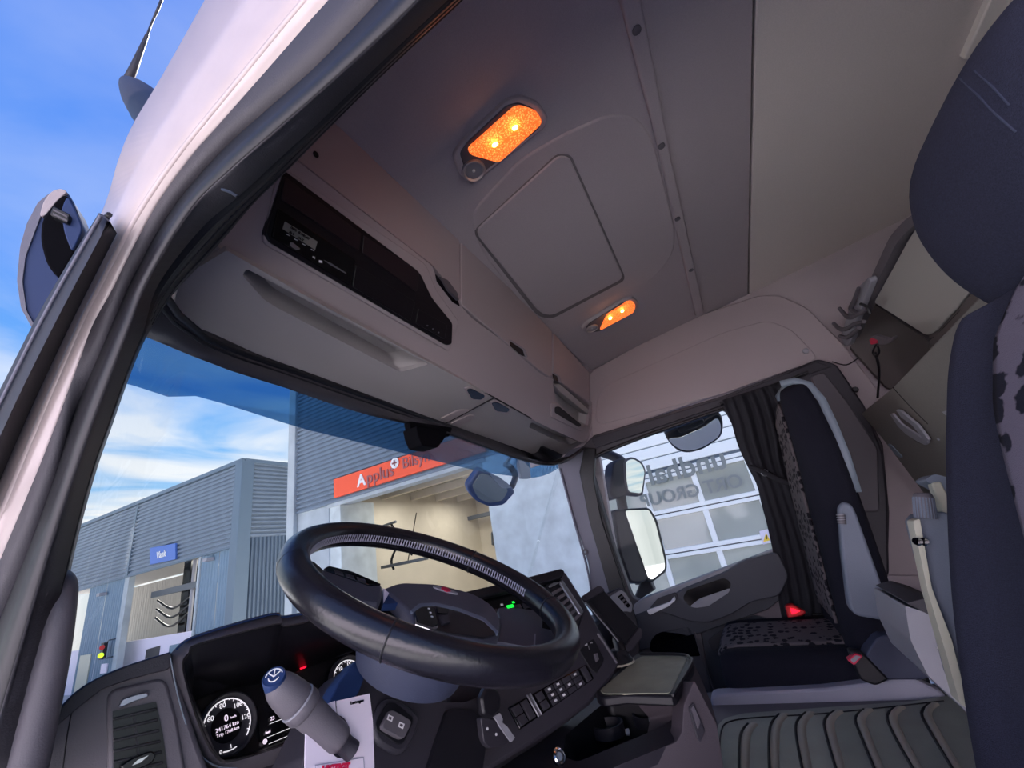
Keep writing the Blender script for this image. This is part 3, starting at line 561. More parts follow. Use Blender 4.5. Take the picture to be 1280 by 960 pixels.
# ================================================================== overhead storage
UP = PL((.46, .85), (.50, .67)); FA = PL((.50, .67), (.60, .48)); UN = PL((.60, .48), (.76, .43))
FA2 = FA
ov = top('overhead_storage', 'pale grey overhead storage console above the windshield', 'storage unit', (1.2, .7, .45))
fa_holes = [rnd([(691, 476), (697, 473), (737, 507), (735, 532), (728, 534), (695, 503)], 2)]
fac = plate('fascia', rnd([(256, 306), (283, 318), (400, 380), (540, 455), (617, 496), (670, 527), (728, 554), (740, 546), (740, 503), (690, 473), (640, 434), (590, 398), (574, 380), (548, 352), (540, 332), (369, 199), (300, 243)], [2, 2, 0, 0, 0, 0, 6, 6, 2, 4, 0, 4, 3, 3, 3, 0, 0]), FA, 'trim_beige', ov, d=.015, bev=.003, holes=fa_holes)
recess('cubby', fa_holes[0], FA, .05, 'trim_under', ov, .92, up=-.004)
plate('cubby_shelf', [(693, 481), (700, 480), (736, 512), (735, 518), (700, 490)], FA, 'trim_under', ov, d=.04, bev=.002, up=.004)
plate('cubby_lip', rnd([(690, 505), (697, 503), (731, 535), (731, 541), (690, 522)], 2), FA, 'trim_beige', ov, d=.02, bev=.003, up=.008)
plate('cubby_pocket', rnd([(694, 509), (699, 508), (727, 531), (724, 534), (694, 516)], 2), FA, 'groove', ov, d=.003, bev=0, up=.0105)
# lower panel with recessed trays
tray1 = rnd([(308, 336), (303, 344), (330, 375), (345, 384), (500, 465), (512, 462), (536, 455), (440, 405)], [3, 3, 8, 4, 4, 4, 3, 0])
tray2 = rnd([(664, 528), (661, 534), (700, 553), (712, 556), (723, 552), (716, 547)], 2)
low = plate('lower_panel', rnd([(283, 313), (400, 380), (540, 455), (617, 496), (670, 527), (728, 554), (727, 562), (700, 571), (676, 571), (620, 551), (557, 529), (470, 497), (400, 471), (320, 442), (262, 415), (232, 405), (216, 378), (230, 345)], [2, 0, 0, 0, 0, 2, 5, 5, 0, 0, 0, 0, 0, 8, 6, 12, 12, 6]), UN, 'trim_under', ov, d=.012, bev=.003, holes=[tray1, tray2], up=-.004)
recess('storage_tray', tray1, UN, .05, 'trim_under', ov, .88, up=-.008); recess('storage_tray', tray2, UN, .04, 'trim_under', ov, .88, up=-.008)
for px in (((583, 487), (590, 486), (607, 495), (602, 500), (590, 499)), ((614, 504), (622, 503), (638, 512), (634, 516), (620, 514))):
    lt = plate('latch', rnd(scl(px, 1.28), 3), UN, 'trim_beige', ov, d=.008, bev=.002, up=0); plate('latch_hole', rnd(list(px), 3), UN, 'gloss_black', lt, d=.003, bev=.001, up=.0015)
ptube('panel_joint', [(557, 529), (590, 512), (618, 497)], UN, .9, 'groove', ov, seg=6)
plate('joint_cover', rnd([(550, 524), (574, 513), (588, 513), (582, 520), (562, 528)], 3), UN, 'trim_beige', ov, d=.006, bev=.002, up=.0005); plate('joint_cover', rnd([(563, 530), (586, 519), (594, 520), (588, 527), (573, 533)], 3), UN, 'trim_beige', ov, d=.006, bev=.002, up=.0005)
ptube('fascia_gap', [(276, 308), (283, 317), (306, 331)], FA, 1.0, 'groove', ov, seg=6, up=None) if False else ptube('fascia_gap', [(276, 308), (283, 317), (306, 331)], FA, 1.0, 'groove', ov, seg=6)
ptube('fascia_gap', [(541, 456), (617, 496.5), (664, 523)], FA, .9, 'groove', ov, seg=6)
# end filler between fascia and lower panel at the driver side
plate('end_filler', [(212, 392), (225, 350), (262, 300), (300, 330), (270, 370), (245, 410)], UN, 'trim_under', ov, d=.01, bev=0, up=-.02)
# doors of the upper row
d1 = plate('flap_door', rnd([(369, 197), (414, 150), (500, 226), (574, 297), (576, 376), (568, 364), (546, 338), (540, 331)], [2, 2, 0, 3, 6, 3, 2, 2]), UP, 'trim_beige', ov, d=.015, bev=.003)
lathe('door_hole', hit((395, 193), UP, .001), facing(UP), [(.006, -.002), (.006, .0005)], 'gloss_black', d1, seg=14)
d2 = plate('flap_door', rnd([(577, 301), (640, 362), (690, 414), (690, 473), (676, 464), (640, 434), (597, 398), (577, 381)], [3, 0, 3, 6, 3, 0, 6, 4]), UP, 'trim_beige', ov, d=.015, bev=.003)
d3 = plate('flap_door', rnd([(692, 416), (737, 466), (737, 504), (692, 471)], 3), UP, 'trim_beige', ov, d=.015, bev=.003)
plate('grip_notch', rnd([(544, 342), (573, 377), (575, 383), (566, 378), (546, 352)], 2), FA, 'gloss_black', d1, d=.003, bev=0, up=.0012)
plate('grip_hook', rnd([(549, 345), (560, 350), (572, 366), (574, 376), (560, 362)], 2), UP, 'grey_plastic', d1, d=.01, bev=.002, up=.008)
for d, q in ((d2, [(638, 424), (657, 437), (660, 447), (652, 444), (638, 432)]), (d3, [(691, 465), (700, 470), (702, 479), (692, 473)])):
    nb = plate('grip_notch', rnd(q, 2), UP, 'gloss_black', d, d=.003, bev=0, up=.0015); plate('grip_lip', rnd([q[0], q[1], q[2], (q[2][0]-3, q[2][1]-1), (q[1][0]-3, q[1][1]), (q[0][0], q[0][1]+2)], 1), UP, 'light_grey', nb, d=.006, bev=.001, up=.004)
slab('backing', [(.26, .5, .86), (2.13, .5, .86), (2.13, .54, .69), (2.13, .64, .50), (.26, .62, .52), (.26, .53, .69)], (0, .03, .0), 'groove', ov, bev=0) if False else None
slab('end_panel', [(2.135, .45, .86), (2.135, .95, .86), (2.135, .95, .42), (2.135, .62, .44), (2.135, .52, .60)], (.01, 0, 0), 'trim_beige', ov)
# ---- black electronics panel in the fascia
rd = top('radio_panel', 'black overhead electronics panel with radio and tachograph slots', 'radio', hit((450, 320), FA))
plate('panel_surround', rnd([(350, 206), (328, 303), (562, 440), (574, 402), (545, 362), (533, 330)], [5, 8, 5, 5, 8, 10]), FA, 'trim_beige', rd, d=.006, bev=.002, up=.006)
face = plate('panel_face', rnd([(356, 213), (331, 292), (338, 303), (559, 432), (565, 430), (566, 404), (540, 372), (525, 340)], [3, 4, 3, 3, 2, 4, 6, 8]), FA, 'unit_black', rd, d=.014, bev=.002, up=.011)
s1 = plate('slot_cover', rnd([(356, 220), (352, 249), (449, 314), (452, 292)], 2), FA, 'unit_slot', rd, d=.004, bev=.001, up=.0135)
s2 = plate('slot_cover', rnd([(455, 294), (453, 316), (521, 365), (524, 340)], 2), FA, 'unit_slot', rd, d=.004, bev=.001, up=.0135)
tg = plate('tachograph', rnd([(348, 260), (340, 296), (438, 357), (445, 325)], 3), FA, 'screen_black', rd, d=.006, bev=.001, up=.015)
s3 = plate('slot_cover', rnd([(445, 331), (441, 358), (513, 402), (519, 377)], 2), FA, 'unit_black', rd, d=.005, bev=.001, up=.014)
s4 = plate('switch_panel', rnd([(523, 386), (520, 404), (556, 424), (559, 406)], 2), FA, 'unit_black', rd, d=.005, bev=.001, up=.014)
for k in range(3): plate('switch_dot', circ((534.5+7*k, 407+4.3*k), 1, 8), FA, 'grey_print', s4, d=.001, bev=0, up=.0155)
lc = plate('display', [(356.5, 277), (353.5, 286), (394, 312), (397, 302)], FA, 'lcd', rd, d=.002, bev=0, up=.0165)
ptext('display_text', '0h02  SUNDAY', FA, (363, 285), (394, 305), 'screen_black', lc, up=.018, hpx=3.2, bold=.0002); ptext('display_text', '3h 0     OUT', FA, (361, 290.5), (392, 310), 'screen_black', lc, up=.018, hpx=3, bold=.0002)
for a in ((360, 293), (370, 299), (380, 305), (391, 312)): plate('key_mark', [(a[0]-2, a[1]-1), (a[0]+2, a[1]+1), (a[0]+2, a[1]+2), (a[0]-2, a[1])], FA, 'white_print', tg, d=.001, bev=0, up=.0165)
ptube('key_glint', [(363, 303), (366, 308), (374, 312)], (FA[0]-FA[1]*0, FA[1]), 1.2, 'chrome', tg, seg=6) if False else plate('card_key', rnd([(363, 303), (366, 303), (376, 311), (372, 313), (364, 308)], 2), FA, 'satin', tg, d=.002, bev=.0005, up=.018)
plate('eject_mark', [(391, 320), (394, 321), (394, 324), (391, 322)], FA, 'white_print', tg, d=.001, bev=0, up=.0165); plate('eject_mark', [(399, 325), (403, 326), (403, 329), (399, 328)], FA, 'white_print', tg, d=.001, bev=0, up=.0165)
plate('card_slot', [(405, 325), (414, 329), (433, 341), (433, 342.4), (413, 331)], FA, 'satin', tg, d=.001, bev=0, up=.0165)
# ================================================================== ceiling lamps
def ceiling_lamp(label, hous, lens, spot, r, bulbs, k):
    t = top('ceiling_lamp', label, 'lamp', hit(spot, CEIL), group='amber ceiling lamps')
    plate('housing', rnd(hous, 5*k), CEIL, 'headliner', t, d=.02, bev=.004, up=.014)
    plate('bezel', rnd(scl(hous, .86), 5*k), CEIL, 'grey_plastic', t, d=.01, bev=.002, up=.017)
    ln = plate('amber_lens', rnd(lens, 5*k), CEIL, 'lamp_on', t, d=.014, bev=.002, up=.024)
    for b in bulbs:
        plate('bulb', circ(b, 2.6*k, 12, 4.2*k, .9), CEIL, 'bulb', ln, d=.003, bev=0, up=.0255)
    # prism ridges of the lens
    rp = []; fs = []
    a, b, c_, d_ = [V(p) for p in (lens[0], lens[1], lens[-1], lens[-2])]
    c = hit(spot, CEIL, .018); n = facing(CEIL); rr = r*(R3.transposed() @ c).z/F
    sp = lathe('reading_spot', c+n*.002, n, [(rr*1.15, -.004), (rr*1.15, .004), (rr, .005), (rr*.85, .001), (.004, -.0005)], 'spot_chrome', t, seg=22)
    lathe('spot_bulb', c, n, [(.004, -.001), (.004, .003), (.001, .005)], 'white_print', sp, seg=10)
    for b in bulbs:
        l = bpy.data.lights.new('amber_light', 'POINT'); l.energy = .055; l.color = (1, .38, .12); l.shadow_soft_size = .008
        o = bpy.data.objects.new('amber_light', l); C.objects.link(o); o.parent = t; o.location = hit(b, CEIL, .035)-V(t.location)
ceiling_lamp('lit amber ceiling lamp with reading spot nearer the driver', [(566, 196), (579, 178), (634, 127), (652, 122), (674, 131), (686, 147), (682, 160), (590, 232), (574, 218)], [(585, 187), (643, 135), (652, 133.5), (670, 140), (678, 151), (676, 157), (624, 204), (588, 194)], (592, 213), 13, [(619, 181), (644, 160)], 1)
ceiling_lamp('lit amber ceiling lamp with reading spot over the passenger side', [(727, 412), (733, 405), (780, 376), (792, 373), (799, 379), (797, 390), (748, 417), (736, 419)], [(759, 394), (783, 379), (790, 377.5), (795, 382), (792, 391), (750, 413.5)], (740, 410), 6.5, [(763, 398), (778, 389)], .55)
# ================================================================== windshield objects
vz = top('sun_visor', 'smoked blue exterior sun visor above the windshield', 'sun visor', (1.2, 1.15, .5))
low_e = sm([(120, 470), (153, 478), (190, 489), (222, 500), (232, 499), (242, 496), (258, 498), (366, 532), (400, 541), (470, 558), (540, 575), (600, 589), (640, 595), (668, 597), (690, 590), (706, 578)], 3)
vr1 = []; vr2 = []
for p in low_e:
    q = hit(p, PY(1.12)); s = (min(q.x, 2.6)-1.2); q = ray(*p)*((1.16-.05*s*s)/ray(*p).y); vr1.append(q); vr2.append(V((q.x, q.y-.10, max(q.z+.10, .70))))
vr1 = resample(vr1, 40); vr2 = resample(vr2, 40)
loft('visor_panel', [vr1, vr2], 'visor_smoke', vz, closed=False, thick=.004)
hb = hit((655, 578), PY(1.05)); 
plate('visor_bracket', rnd([(648, 572), (661, 574), (664, 598), (652, 598)], 2), PY(1.06), 'shell_grey', vz, d=.02, bev=.003)
sn = top('sensor_box', 'black sensor box at the top of the windshield', 'sensor', hit((535, 535), PY(.74)))
SB = PY(.74)
plate('mount', rnd([(511, 526), (566, 534), (562, 546), (551, 543), (547, 551), (526, 551), (521, 540), (513, 536)], 3), SB, 'dull_black', sn, d=.02, bev=.003)
plate('body', rnd([(520, 532), (560, 537), (556, 548), (547, 560), (528, 557), (523, 545)], 3), SB, 'dull_black', sn, d=.05, bev=.005, up=.02)
cm = top('corner_mirror', 'blue edged exterior mirror seen through the windshield', 'mirror', hit((615, 608), PY(1.35)))
CM = P3(hit((615, 608), PY(1.35)), (-.3, -.7, -.65))
plate('shell', rnd([(584, 608), (600, 586), (608, 589), (636, 605), (645, 615), (630, 632), (612, 634), (596, 627), (587, 617)], 5), CM, 'mirror_shell', cm, d=.05, bev=.012, seg=3)
plate('mirror_glass', rnd([(590, 608), (601, 591), (612, 594), (622, 604), (636, 612), (628, 626), (611, 629), (598, 623)], 4), CM, 'mirror_dim', cm, d=.004, bev=.001, up=.003)
plate('mirror_back_edge', rnd([(612, 593), (624, 596), (640, 610), (628, 611)], 3), CM, 'shell_grey', cm, d=.01, bev=.002, up=.008)
cq = hit((632, 582), PY(1.33)); tube('arm_mount', [cq, V((cq.x, 1.18, cq.z+.14)), V((cq.x, 1.0, cq.z+.2))], .014, 'black_plastic', cm, seg=10)
ptube('arm', [(640, 608), (644, 596), (640, 586), (632, 580)], PY(1.33), 4, 'black_plastic', cm, seg=10)
# ================================================================== outside mirrors and antenna
ml = top('door_mirror', 'blue black mirror housing outside the driver pillar', 'mirror', hit((70, 330), PY(1.0)))
MP = P3(hit((65, 330), PY(1.0)), (-.6, -1, -.3))
plate('housing', rnd([(75, 236), (86, 240), (96, 268), (106, 290), (100, 340), (60, 420), (42, 412), (28, 385), (23, 350), (26, 310), (34, 280), (45, 255), (62, 240)], 12), MP, 'mirror_shell', ml, d=.10, bev=.02, seg=4)
plate('edge_rim', rnd([(62, 241), (78, 237), (60, 250), (50, 272), (32, 320), (28, 352), (33, 388), (50, 418), (42, 414), (26, 385), (21, 350), (25, 308), (33, 280), (47, 253)], 4), MP, 'pillar_trim', ml, d=.03, bev=.004, up=.004)
plate('light_cap', rnd([(75, 235), (85, 239), (72, 250), (56, 270), (49, 270), (54, 252), (64, 239)], 5), MP, 'trim_beige', ml, d=.05, bev=.008, up=.010, seg=3)
plate('inner_face', rnd([(83, 241), (95, 262), (104, 288), (92, 318), (74, 350), (58, 330), (50, 300), (52, 274), (70, 250)], 10), MP, 'dull_black', ml, d=.02, bev=.006, up=.012)
plate('sheen_panel', rnd([(84, 243), (94, 262), (104, 286), (90, 316), (80, 290), (76, 262)], 8), MP, 'mirror_shell', ml, d=.02, bev=.004, up=.018)
plate('bracket', rnd([(66, 257), (88, 268), (85, 279), (62, 268)], 3), MP, 'rubber_black', ml, d=.03, bev=.003, up=.03)
for k in (0, 1): plate('bracket_slot', [(66, 261+5*k), (84, 270+5*k), (84, 272+5*k), (66, 263+5*k)], MP, 'grey_plastic', ml, d=.002, bev=0, up=.032)
an = top('antenna', 'dark grey whip antenna on a rounded base at roof edge', 'antenna', hit((175, 120), PX(.185)))
AN = PX(.185)
bp0 = hit((180, 122), AN); s_ = (R3.transposed() @ bp0).z/F
ax = (hit((163, 105), AN)-hit((190, 140), AN)).normalized()
tube('antenna_base', [hit(p, AN) for p in ((192, 142), (183, 131), (173, 119), (163, 108), (157, 101))], [21*s_, 21*s_, 18*s_, 12*s_, 6*s_], 'dark_plastic', an, seg=22)
tube('antenna_foot', [hit(p, AN) for p in ((206, 160), (191, 141))], [20*s_, 22*s_], 'rubber_black', an, seg=22)
ptube('antenna_stem', [(158, 104), (166, 88), (175, 66), (184, 44)], AN, [8, 7, 5, 3.2], 'dark_plastic', an, seg=12)
ptube('antenna_whip', [(183, 47), (190, 28), (199, 8), (206, -12)], AN, [2.2, 2, 2.6, 2], 'dark_plastic', an, seg=8)
# passenger side
pm = top('wide_mirror', 'two passenger side mirrors on one dark bracket beside the window', 'mirror', hit((800, 650), PX(2.45)))
PMP = lambda p, y: P3(hit(p, PY(y)), (-.55, -1, 0))
Q = P3(hit((790, 600), PX(2.42)), (-.75, -1, 0)); Q2 = P3(hit((805, 680), PX(2.40)), (-.75, -1, 0))
plate('upper_housing', rnd([(767, 577), (778, 571), (784, 575), (786, 618), (770, 624), (763, 618)], 5), Q, 'dark_plastic', pm, d=.08, bev=.01, up=-.002)
plate('upper_frame', rnd([(779, 575), (790, 570), (803, 577), (808, 588), (804, 620), (784, 618), (780, 600)], 5), Q, 'grey_plastic', pm, d=.04, bev=.006)
plate('upper_glass', rnd([(782, 577), (790, 573), (801, 579), (806, 589), (802, 617), (786, 615), (783, 600)], 4), Q, 'mirror', pm, d=.003, bev=.001, up=.003)
plate('lower_housing', rnd([(767, 637), (782, 635), (800, 690), (812, 724), (800, 730), (788, 728), (775, 690)], 5), Q2, 'dark_plastic', pm, d=.08, bev=.01)
plate('lower_frame', rnd([(778, 636), (812, 634), (822, 650), (834, 700), (834, 714), (815, 729), (808, 725)], 5), Q2, 'black_plastic', pm, d=.04, bev=.006)
plate('lower_glass', rnd([(781, 638), (811, 637), (819, 652), (831, 701), (831, 712), (815, 725), (810, 722)], 4), Q2, 'mirror', pm, d=.003, bev=.001, up=.003)
ptube('upper_arm', [(748, 564), (772, 573), (784, 585)], PX(2.48), [6, 6, 7], 'dark_plastic', pm, seg=12)
ptube('mirror_post', [(778, 585), (776, 620), (784, 660), (800, 730)], PX(2.50), 7, 'dark_plastic', pm, seg=12)
plate('lower_arm', rnd([(792, 748), (802, 722), (812, 724), (818, 738), (796, 752)], 2), PX(2.4), 'dark_plastic', pm, d=.06, bev=.008)
gr = top('step_handle', 'black tubular handle outside the passenger side windshield pillar', 'handle', hit((760, 700), PX(2.3)))
ptube('handle_tube', [(742, 680), (750, 679), (758, 684), (764, 700), (771, 722), (778, 745)], PX(2.25), 3.2, 'dark_plastic', gr, seg=10)
km = top('kerb_mirror', 'convex kerb mirror above the passenger door window', 'mirror', hit((868, 540), PX(2.3)))
K = P3(hit((868, 545), PX(2.3)), (-.65, -.1, -.75))
plate('shell', rnd([(830, 544), (846, 536), (880, 526), (896, 515), (903, 520), (905, 534), (902, 547), (880, 562), (862, 567), (848, 565), (839, 557)], 7), K, 'black_plastic', km, d=.07, bev=.01)
plate('mirror_glass', rnd([(834, 548), (850, 547), (880, 534), (897, 521), (902, 534), (899, 546), (879, 559), (862, 564), (850, 562), (841, 556)], 6), K, 'mirror', km, d=.004, bev=.001, up=.004)
plate('mirror_mount', rnd([(846, 536), (878, 524), (882, 529), (850, 542)], 2), K, 'rubber_black', km, d=.04, bev=.004, up=.012)
kq = hit((862, 534), PX(2.32)); tube('mirror_arm', [kq, kq+V((-.04, 0, .07)), V((2.19, kq.y, kq.z+.12))], .012, 'dark_plastic', km, seg=10)
# ================================================================== seats
def spow(v, e): return math.copysign(abs(v)**e, v)
def seat_back(rows, cx, m, mp, root, z0, z1, uw=.6, nbump=.018, sub=12):
    uw_ = uw
    S = sm([V((*r, 0)[:4]) for r in rows], 5)       # (z, yfront, w, t)
    def fy(r, u, s): return r[1]-r[3]/2+r[3]/2*s+(nbump*math.exp(-((abs(u)-.82)/.2)**2) if s > 0 else 0)
    rings = []
    for r in S:
        rg = []
        for k in range(40):
            a = 2*pi*k/40; u = spow(cos(a), .62); s = spow(sin(a), .62); rg.append(V((cx+r[2]*u, fy(r, u, s)-.0, r[0])))
        rings.append(rg)
    b = loft('backrest', rings, m, root, ang=70)
    g = []; UWF = uw if callable(uw) else (lambda z: uw_)
    for r in S:
        uw = max(.02, UWF(r[0]))
        if z0 <= r[0] <= z1:
            kz = min(1, (z1-r[0])/.05)**.5 if r[0] > z1-.05 else 1
            g.append([V((cx+r[2]*uw*kz*u, fy(r, uw*kz*u, (1-abs(uw*u*kz)**3.2)**(1/3.2))+.006, r[0])) for u in (-1+2*j/14 for j in range(15))])
    loft('centre_panel', g, mp, root, closed=False, thick=.008, ang=70)
    return S, fy
def cushion(cx, y0, y1, zt, zb, w, m, mp, root, dz=.03, uw=.62):
    rings = []; g = []
    ys = [(0, .0), (.02, .55), (.06, .85), (.14, 1), (.5, 1), (.85, 1), (1, .95)]
    for t, k in ys:
        y = y0+(y1-y0)*t; zc = (zt+zb)/2-dz*t*.6; h = (zt-zb)/2*(.6+.4*k); rg = []
        for j in range(40):
            a = 2*pi*j/40; u = spow(cos(a), .5); s = spow(sin(a), .5)
            rg.append(V((cx+w*(.93+.07*k)*u, y, zc+h*s+(.014*math.exp(-((abs(u)-.85)/.2)**2) if s > 0 else 0))))
        rings.append(rg)
        g.append([V((cx+w*(.93+.07*k)*uw*u, y+(.004 if t == 0 else 0), zc+h*(1-abs(uw*u)**4)**.25+.004)) for u in (-1+2*q/14 for q in range(15))])
    loft('cushion', rings, m, root, ang=70); g2 = [[V((p.x, y0+.012, p.z-.05)) for p in g[0]]]+g
    loft('cushion_panel', g[0:], mp, root, closed=False, thick=.008, ang=70)
# ---- passenger seat
ps = top('truck_seat', 'black passenger seat with grey patterned centre and folded armrest', 'seat', (1.74, 0, -.75))
seat_back([(-.44, -.125, .225, .13), (-.36, -.128, .235, .14), (-.2, -.15, .245, .14), (0, -.18, .245, .13), (.12, -.20, .232, .12), (.22, -.215, .205, .11), (.29, -.225, .18, .10), (.335, -.24, .155, .08), (.352, -.262, .12, .04)], 1.74, 'fabric_black', 'seat_pattern', ps, -.34, .325, .66)
cushion(1.74, .205, -.2, -.372, -.50, .245, 'fabric_black', 'seat_pattern', ps)
SH = []
for z, y, w in ((.0, -.31, .22), (.1, -.325, .215), (.2, -.335, .195), (.28, -.34, .175), (.34, -.33, .155), (.372, -.30, .13), (.378, -.265, .11)):
    SH.append([V((1.74+w*u, y+.02*(u*u), z-.01*u*u*u*u)) for u in (-1+k/6 for k in range(13))])
loft('back_shell', SH, 'shell_grey', ps, closed=False, thick=.022, ang=60)
AR = PX(1.47)
ar = plate('armrest', rnd([(1048, 634), (1054, 627), (1064, 630), (1070, 640), (1104, 735), (1109, 768), (1106, 776), (1070, 770), (1062, 760), (1052, 690)], [4, 4, 4, 6, 8, 5, 5, 8, 8, 8]), AR, 'armrest_grey', ps, d=.055, bev=.008, seg=3)
ptube('adjuster_knob', [(1051, 642), (1053, 655)], PX(1.455), 5.5, 'grey_plastic', ar, seg=14, n=1)
for k in range(4): ptube('knob_ring', [(1050.5+.5*k, 643+3*k), (1050.8+.5*k, 644+3*k)], PX(1.452), 6.2, 'light_grey', ar, seg=14, n=1)
plate('hinge_cover', rnd([(1082, 818), (1098, 795), (1140, 794), (1163, 848), (1150, 850), (1080, 850)], 7), PX(1.455), 'column_blue', ps, d=.06, bev=.01)
plate('side_lever', rnd([(1060, 812), (1078, 815), (1112, 850), (1095, 858), (1075, 850)], 5), PX(1.45), 'black_plastic', ps, d=.03, bev=.006)
plate('seat_base', [(915, 850), (1160, 840), (1170, 870), (905, 872)], PX(1.52), 'mat_black', ps, d=.4, bev=.01)
ra = plate('belt_buckle', rnd([(1059, 825), (1069, 817), (1079, 820), (1068, 832)], 2), PX(1.44), 'red_print', ps, d=.02, bev=.003); plate('buckle_face', rnd([(1063, 825), (1070, 819), (1076, 821), (1067, 829)], 1), PX(1.44), 'light_grey', ra, d=.002, bev=0, up=.001)
for p, r in (((1117, 738), 3), ((1116, 765), 3.5)): lathe('hinge_bolt', hit(p, PX(1.50)), (-1, 0, 0), [(.006, -.01), (.006, .004), (.003, .006)], 'light_grey', ps, seg=10)
rb = top('belt_catch', 'red seat belt catch beside the passenger seat', 'belt buckle', hit((993, 764), PX(2.0)))
plate('catch_body', rnd([(981, 758), (990, 755), (1008, 765), (1004, 770), (985, 773)], 3), PX(1.90), 'red_plastic', rb, d=.03, bev=.004); plate('catch_slot', [(988, 760), (1000, 764), (990, 768)], PX(1.895), 'red_glow', rb, d=.002, bev=0)  # catch slot glows red through its material, with no lamp there
bs_ = top('seat_frame', 'dark steel frame standing behind the passenger cushion', 'frame', (2.0, -.1, -.5))
for a, b in (((1010, 765), (1018, 790)), ((1042, 760), (1036, 790)), ((1015, 778), (1040, 776)), ((1016, 768), (1040, 768))): ptube('frame_bar', [a, b], PX(1.98), 2.2, 'rubber_black', bs_, seg=8, n=1)
# ---- driver seat
ds = top('truck_seat', 'black driver seat, bluish skylight put in its cloth, close to the camera at the right edge', 'seat', (.6, -.2, -.9))
seat_back([(-.60, -.10, .24, .13), (-.42, -.135, .25, .14), (-.3, -.165, .255, .14), (-.15, -.215, .26, .14), (0, -.275, .258, .14), (.08, -.31, .25, .13), (.13, -.332, .238, .12), (.17, -.35, .21, .11), (.185, -.36, .19, .10)], .592, 'fabric_skylit', 'seat_pattern_big', ds, -.16, .18, lambda z: .37-max(0, .06-z)*1.5, nbump=.03)
hs = sm([V(q) for q in ((.165, -.375, .15, .07), (.19, -.352, .165, .10), (.25, -.332, .175, .13), (.32, -.33, .178, .14), (.38, -.345, .168, .15), (.405, -.37, .145, .15), (.43, -.40, .11, .13), (.443, -.43, .06, .08))], 5)
hr_ = []
for r in hs:
    rg = []
    for k in range(40):
        a = 2*pi*k/40; u = spow(cos(a), .7); s = spow(sin(a), .7); rg.append(V((.592+r[2]*u, r[1]-r[3]/2+r[3]/2*s, r[0])))
    hr_.append(rg)
hro = loft('headrest', hr_, 'fabric_skylit', ds, ang=80)
def hr_pt(u, z):
    for a, b in zip(hs, hs[1:]):
        if a[0] <= z <= b[0]:
            t = (z-a[0])/(b[0]-a[0]); r = a.lerp(b, t); return V((.592+r[2]*u, r[1]-r[3]/2+r[3]/2*(1-abs(u)**2.86)**(1/2.86)+.0015, z))
for q in (((1186, 92), (1200, 98), (1220, 117), (1245, 143), (1270, 165)), ((1200, 78), (1218, 88), (1240, 108), (1262, 132))):
    sp_ = surf(hro, q, .0005)
    if len(sp_) > 2: tube('seam', sp_, .0009, 'column_blue', ds, seg=6)
cushion(.592, .30, -.15, -.42, -.56, .25, 'fabric_skylit', 'seat_pattern_big', ds)
box('seat_pedestal', (.592, .02, -.78), (.40, .45, .42), 'black_plastic', ds, bev=.02)
DR = PX(.90)
da = plate('armrest', rnd([(1143, 652), (1150, 643), (1180, 639), (1198, 650), (1230, 760), (1235, 880), (1212, 890), (1196, 850), (1188, 820)], [3, 4, 6, 6, 0, 5, 5, 0, 0]), PX(.93), 'armrest_grey', ds, d=.05, bev=.006, seg=3)
plate('front_edge', rnd([(1141, 651), (1150, 648), (1165, 735), (1190, 800), (1212, 888), (1200, 880), (1184, 822), (1160, 740)], 3), PX(.915), 'cream', da, d=.03, bev=.003)
for p in ((1147, 677), (1154.5, 677)): lathe('screw', hit(p, PX(.912)), (-1, .1, 0), [(.006, -.006), (.006, .003), (.003, .002)], 'gloss_black', da, seg=12)
kb = ptube('adjuster_knob', [(1153, 616), (1154, 622), (1157, 648)], PX(.915), [10, 14, 15], 'grey_plastic', da, seg=24, n=3)
k0, k1 = hit((1154, 622), PX(.915)), hit((1157, 648), PX(.915)); kr = 13.5*(R3.transposed() @ k0).z/F*(R3.transposed() @ k0).z/k0.length; kd = (k1-k0).normalized(); ku = kd.cross(V((0, 1, 0))).normalized(); kw = kd.cross(ku)
for j in range(20):
    a = 2*pi*j/20; o = (ku*cos(a)+kw*sin(a))*kr; tube('knob_ridge', [k0+o*.97, k1+o*1.03], .0016, 'armrest_grey', da, seg=6, n=1)
plate('rear_arm', rnd([(1155, 600), (1168, 592), (1186, 597), (1200, 618), (1215, 660), (1205, 700), (1190, 650), (1178, 612), (1166, 606)], 5), PX(.95), 'armrest_grey', da, d=.05, bev=.008, seg=3)
plate('rear_arm_inner', rnd([(1164, 604), (1176, 601), (1190, 630), (1200, 670), (1190, 668), (1172, 625)], 4), PX(.945), 'cream', da, d=.02, bev=.004)
sb = top('storage_box', 'pale grey box with dark lid beside the driver seat', 'box', hit((1170, 850), PX(1.12)))
plate('box_body', rnd([(1131, 757), (1165, 768), (1192, 780), (1240, 800), (1240, 920), (1200, 882), (1160, 845), (1138, 800)], 4), PX(1.10), 'light_grey', sb, d=.22, bev=.008)
plate('box_lid', rnd([(1133, 754), (1158, 747), (1188, 756), (1205, 784), (1180, 778)], 3), PX(1.095), 'dark_plastic', sb, d=.22, bev=.005)
plate('box_catch', [(1172, 808), (1194, 820), (1193, 824), (1172, 811)], PX(1.09), 'white_print', sb, d=.004, bev=.001)
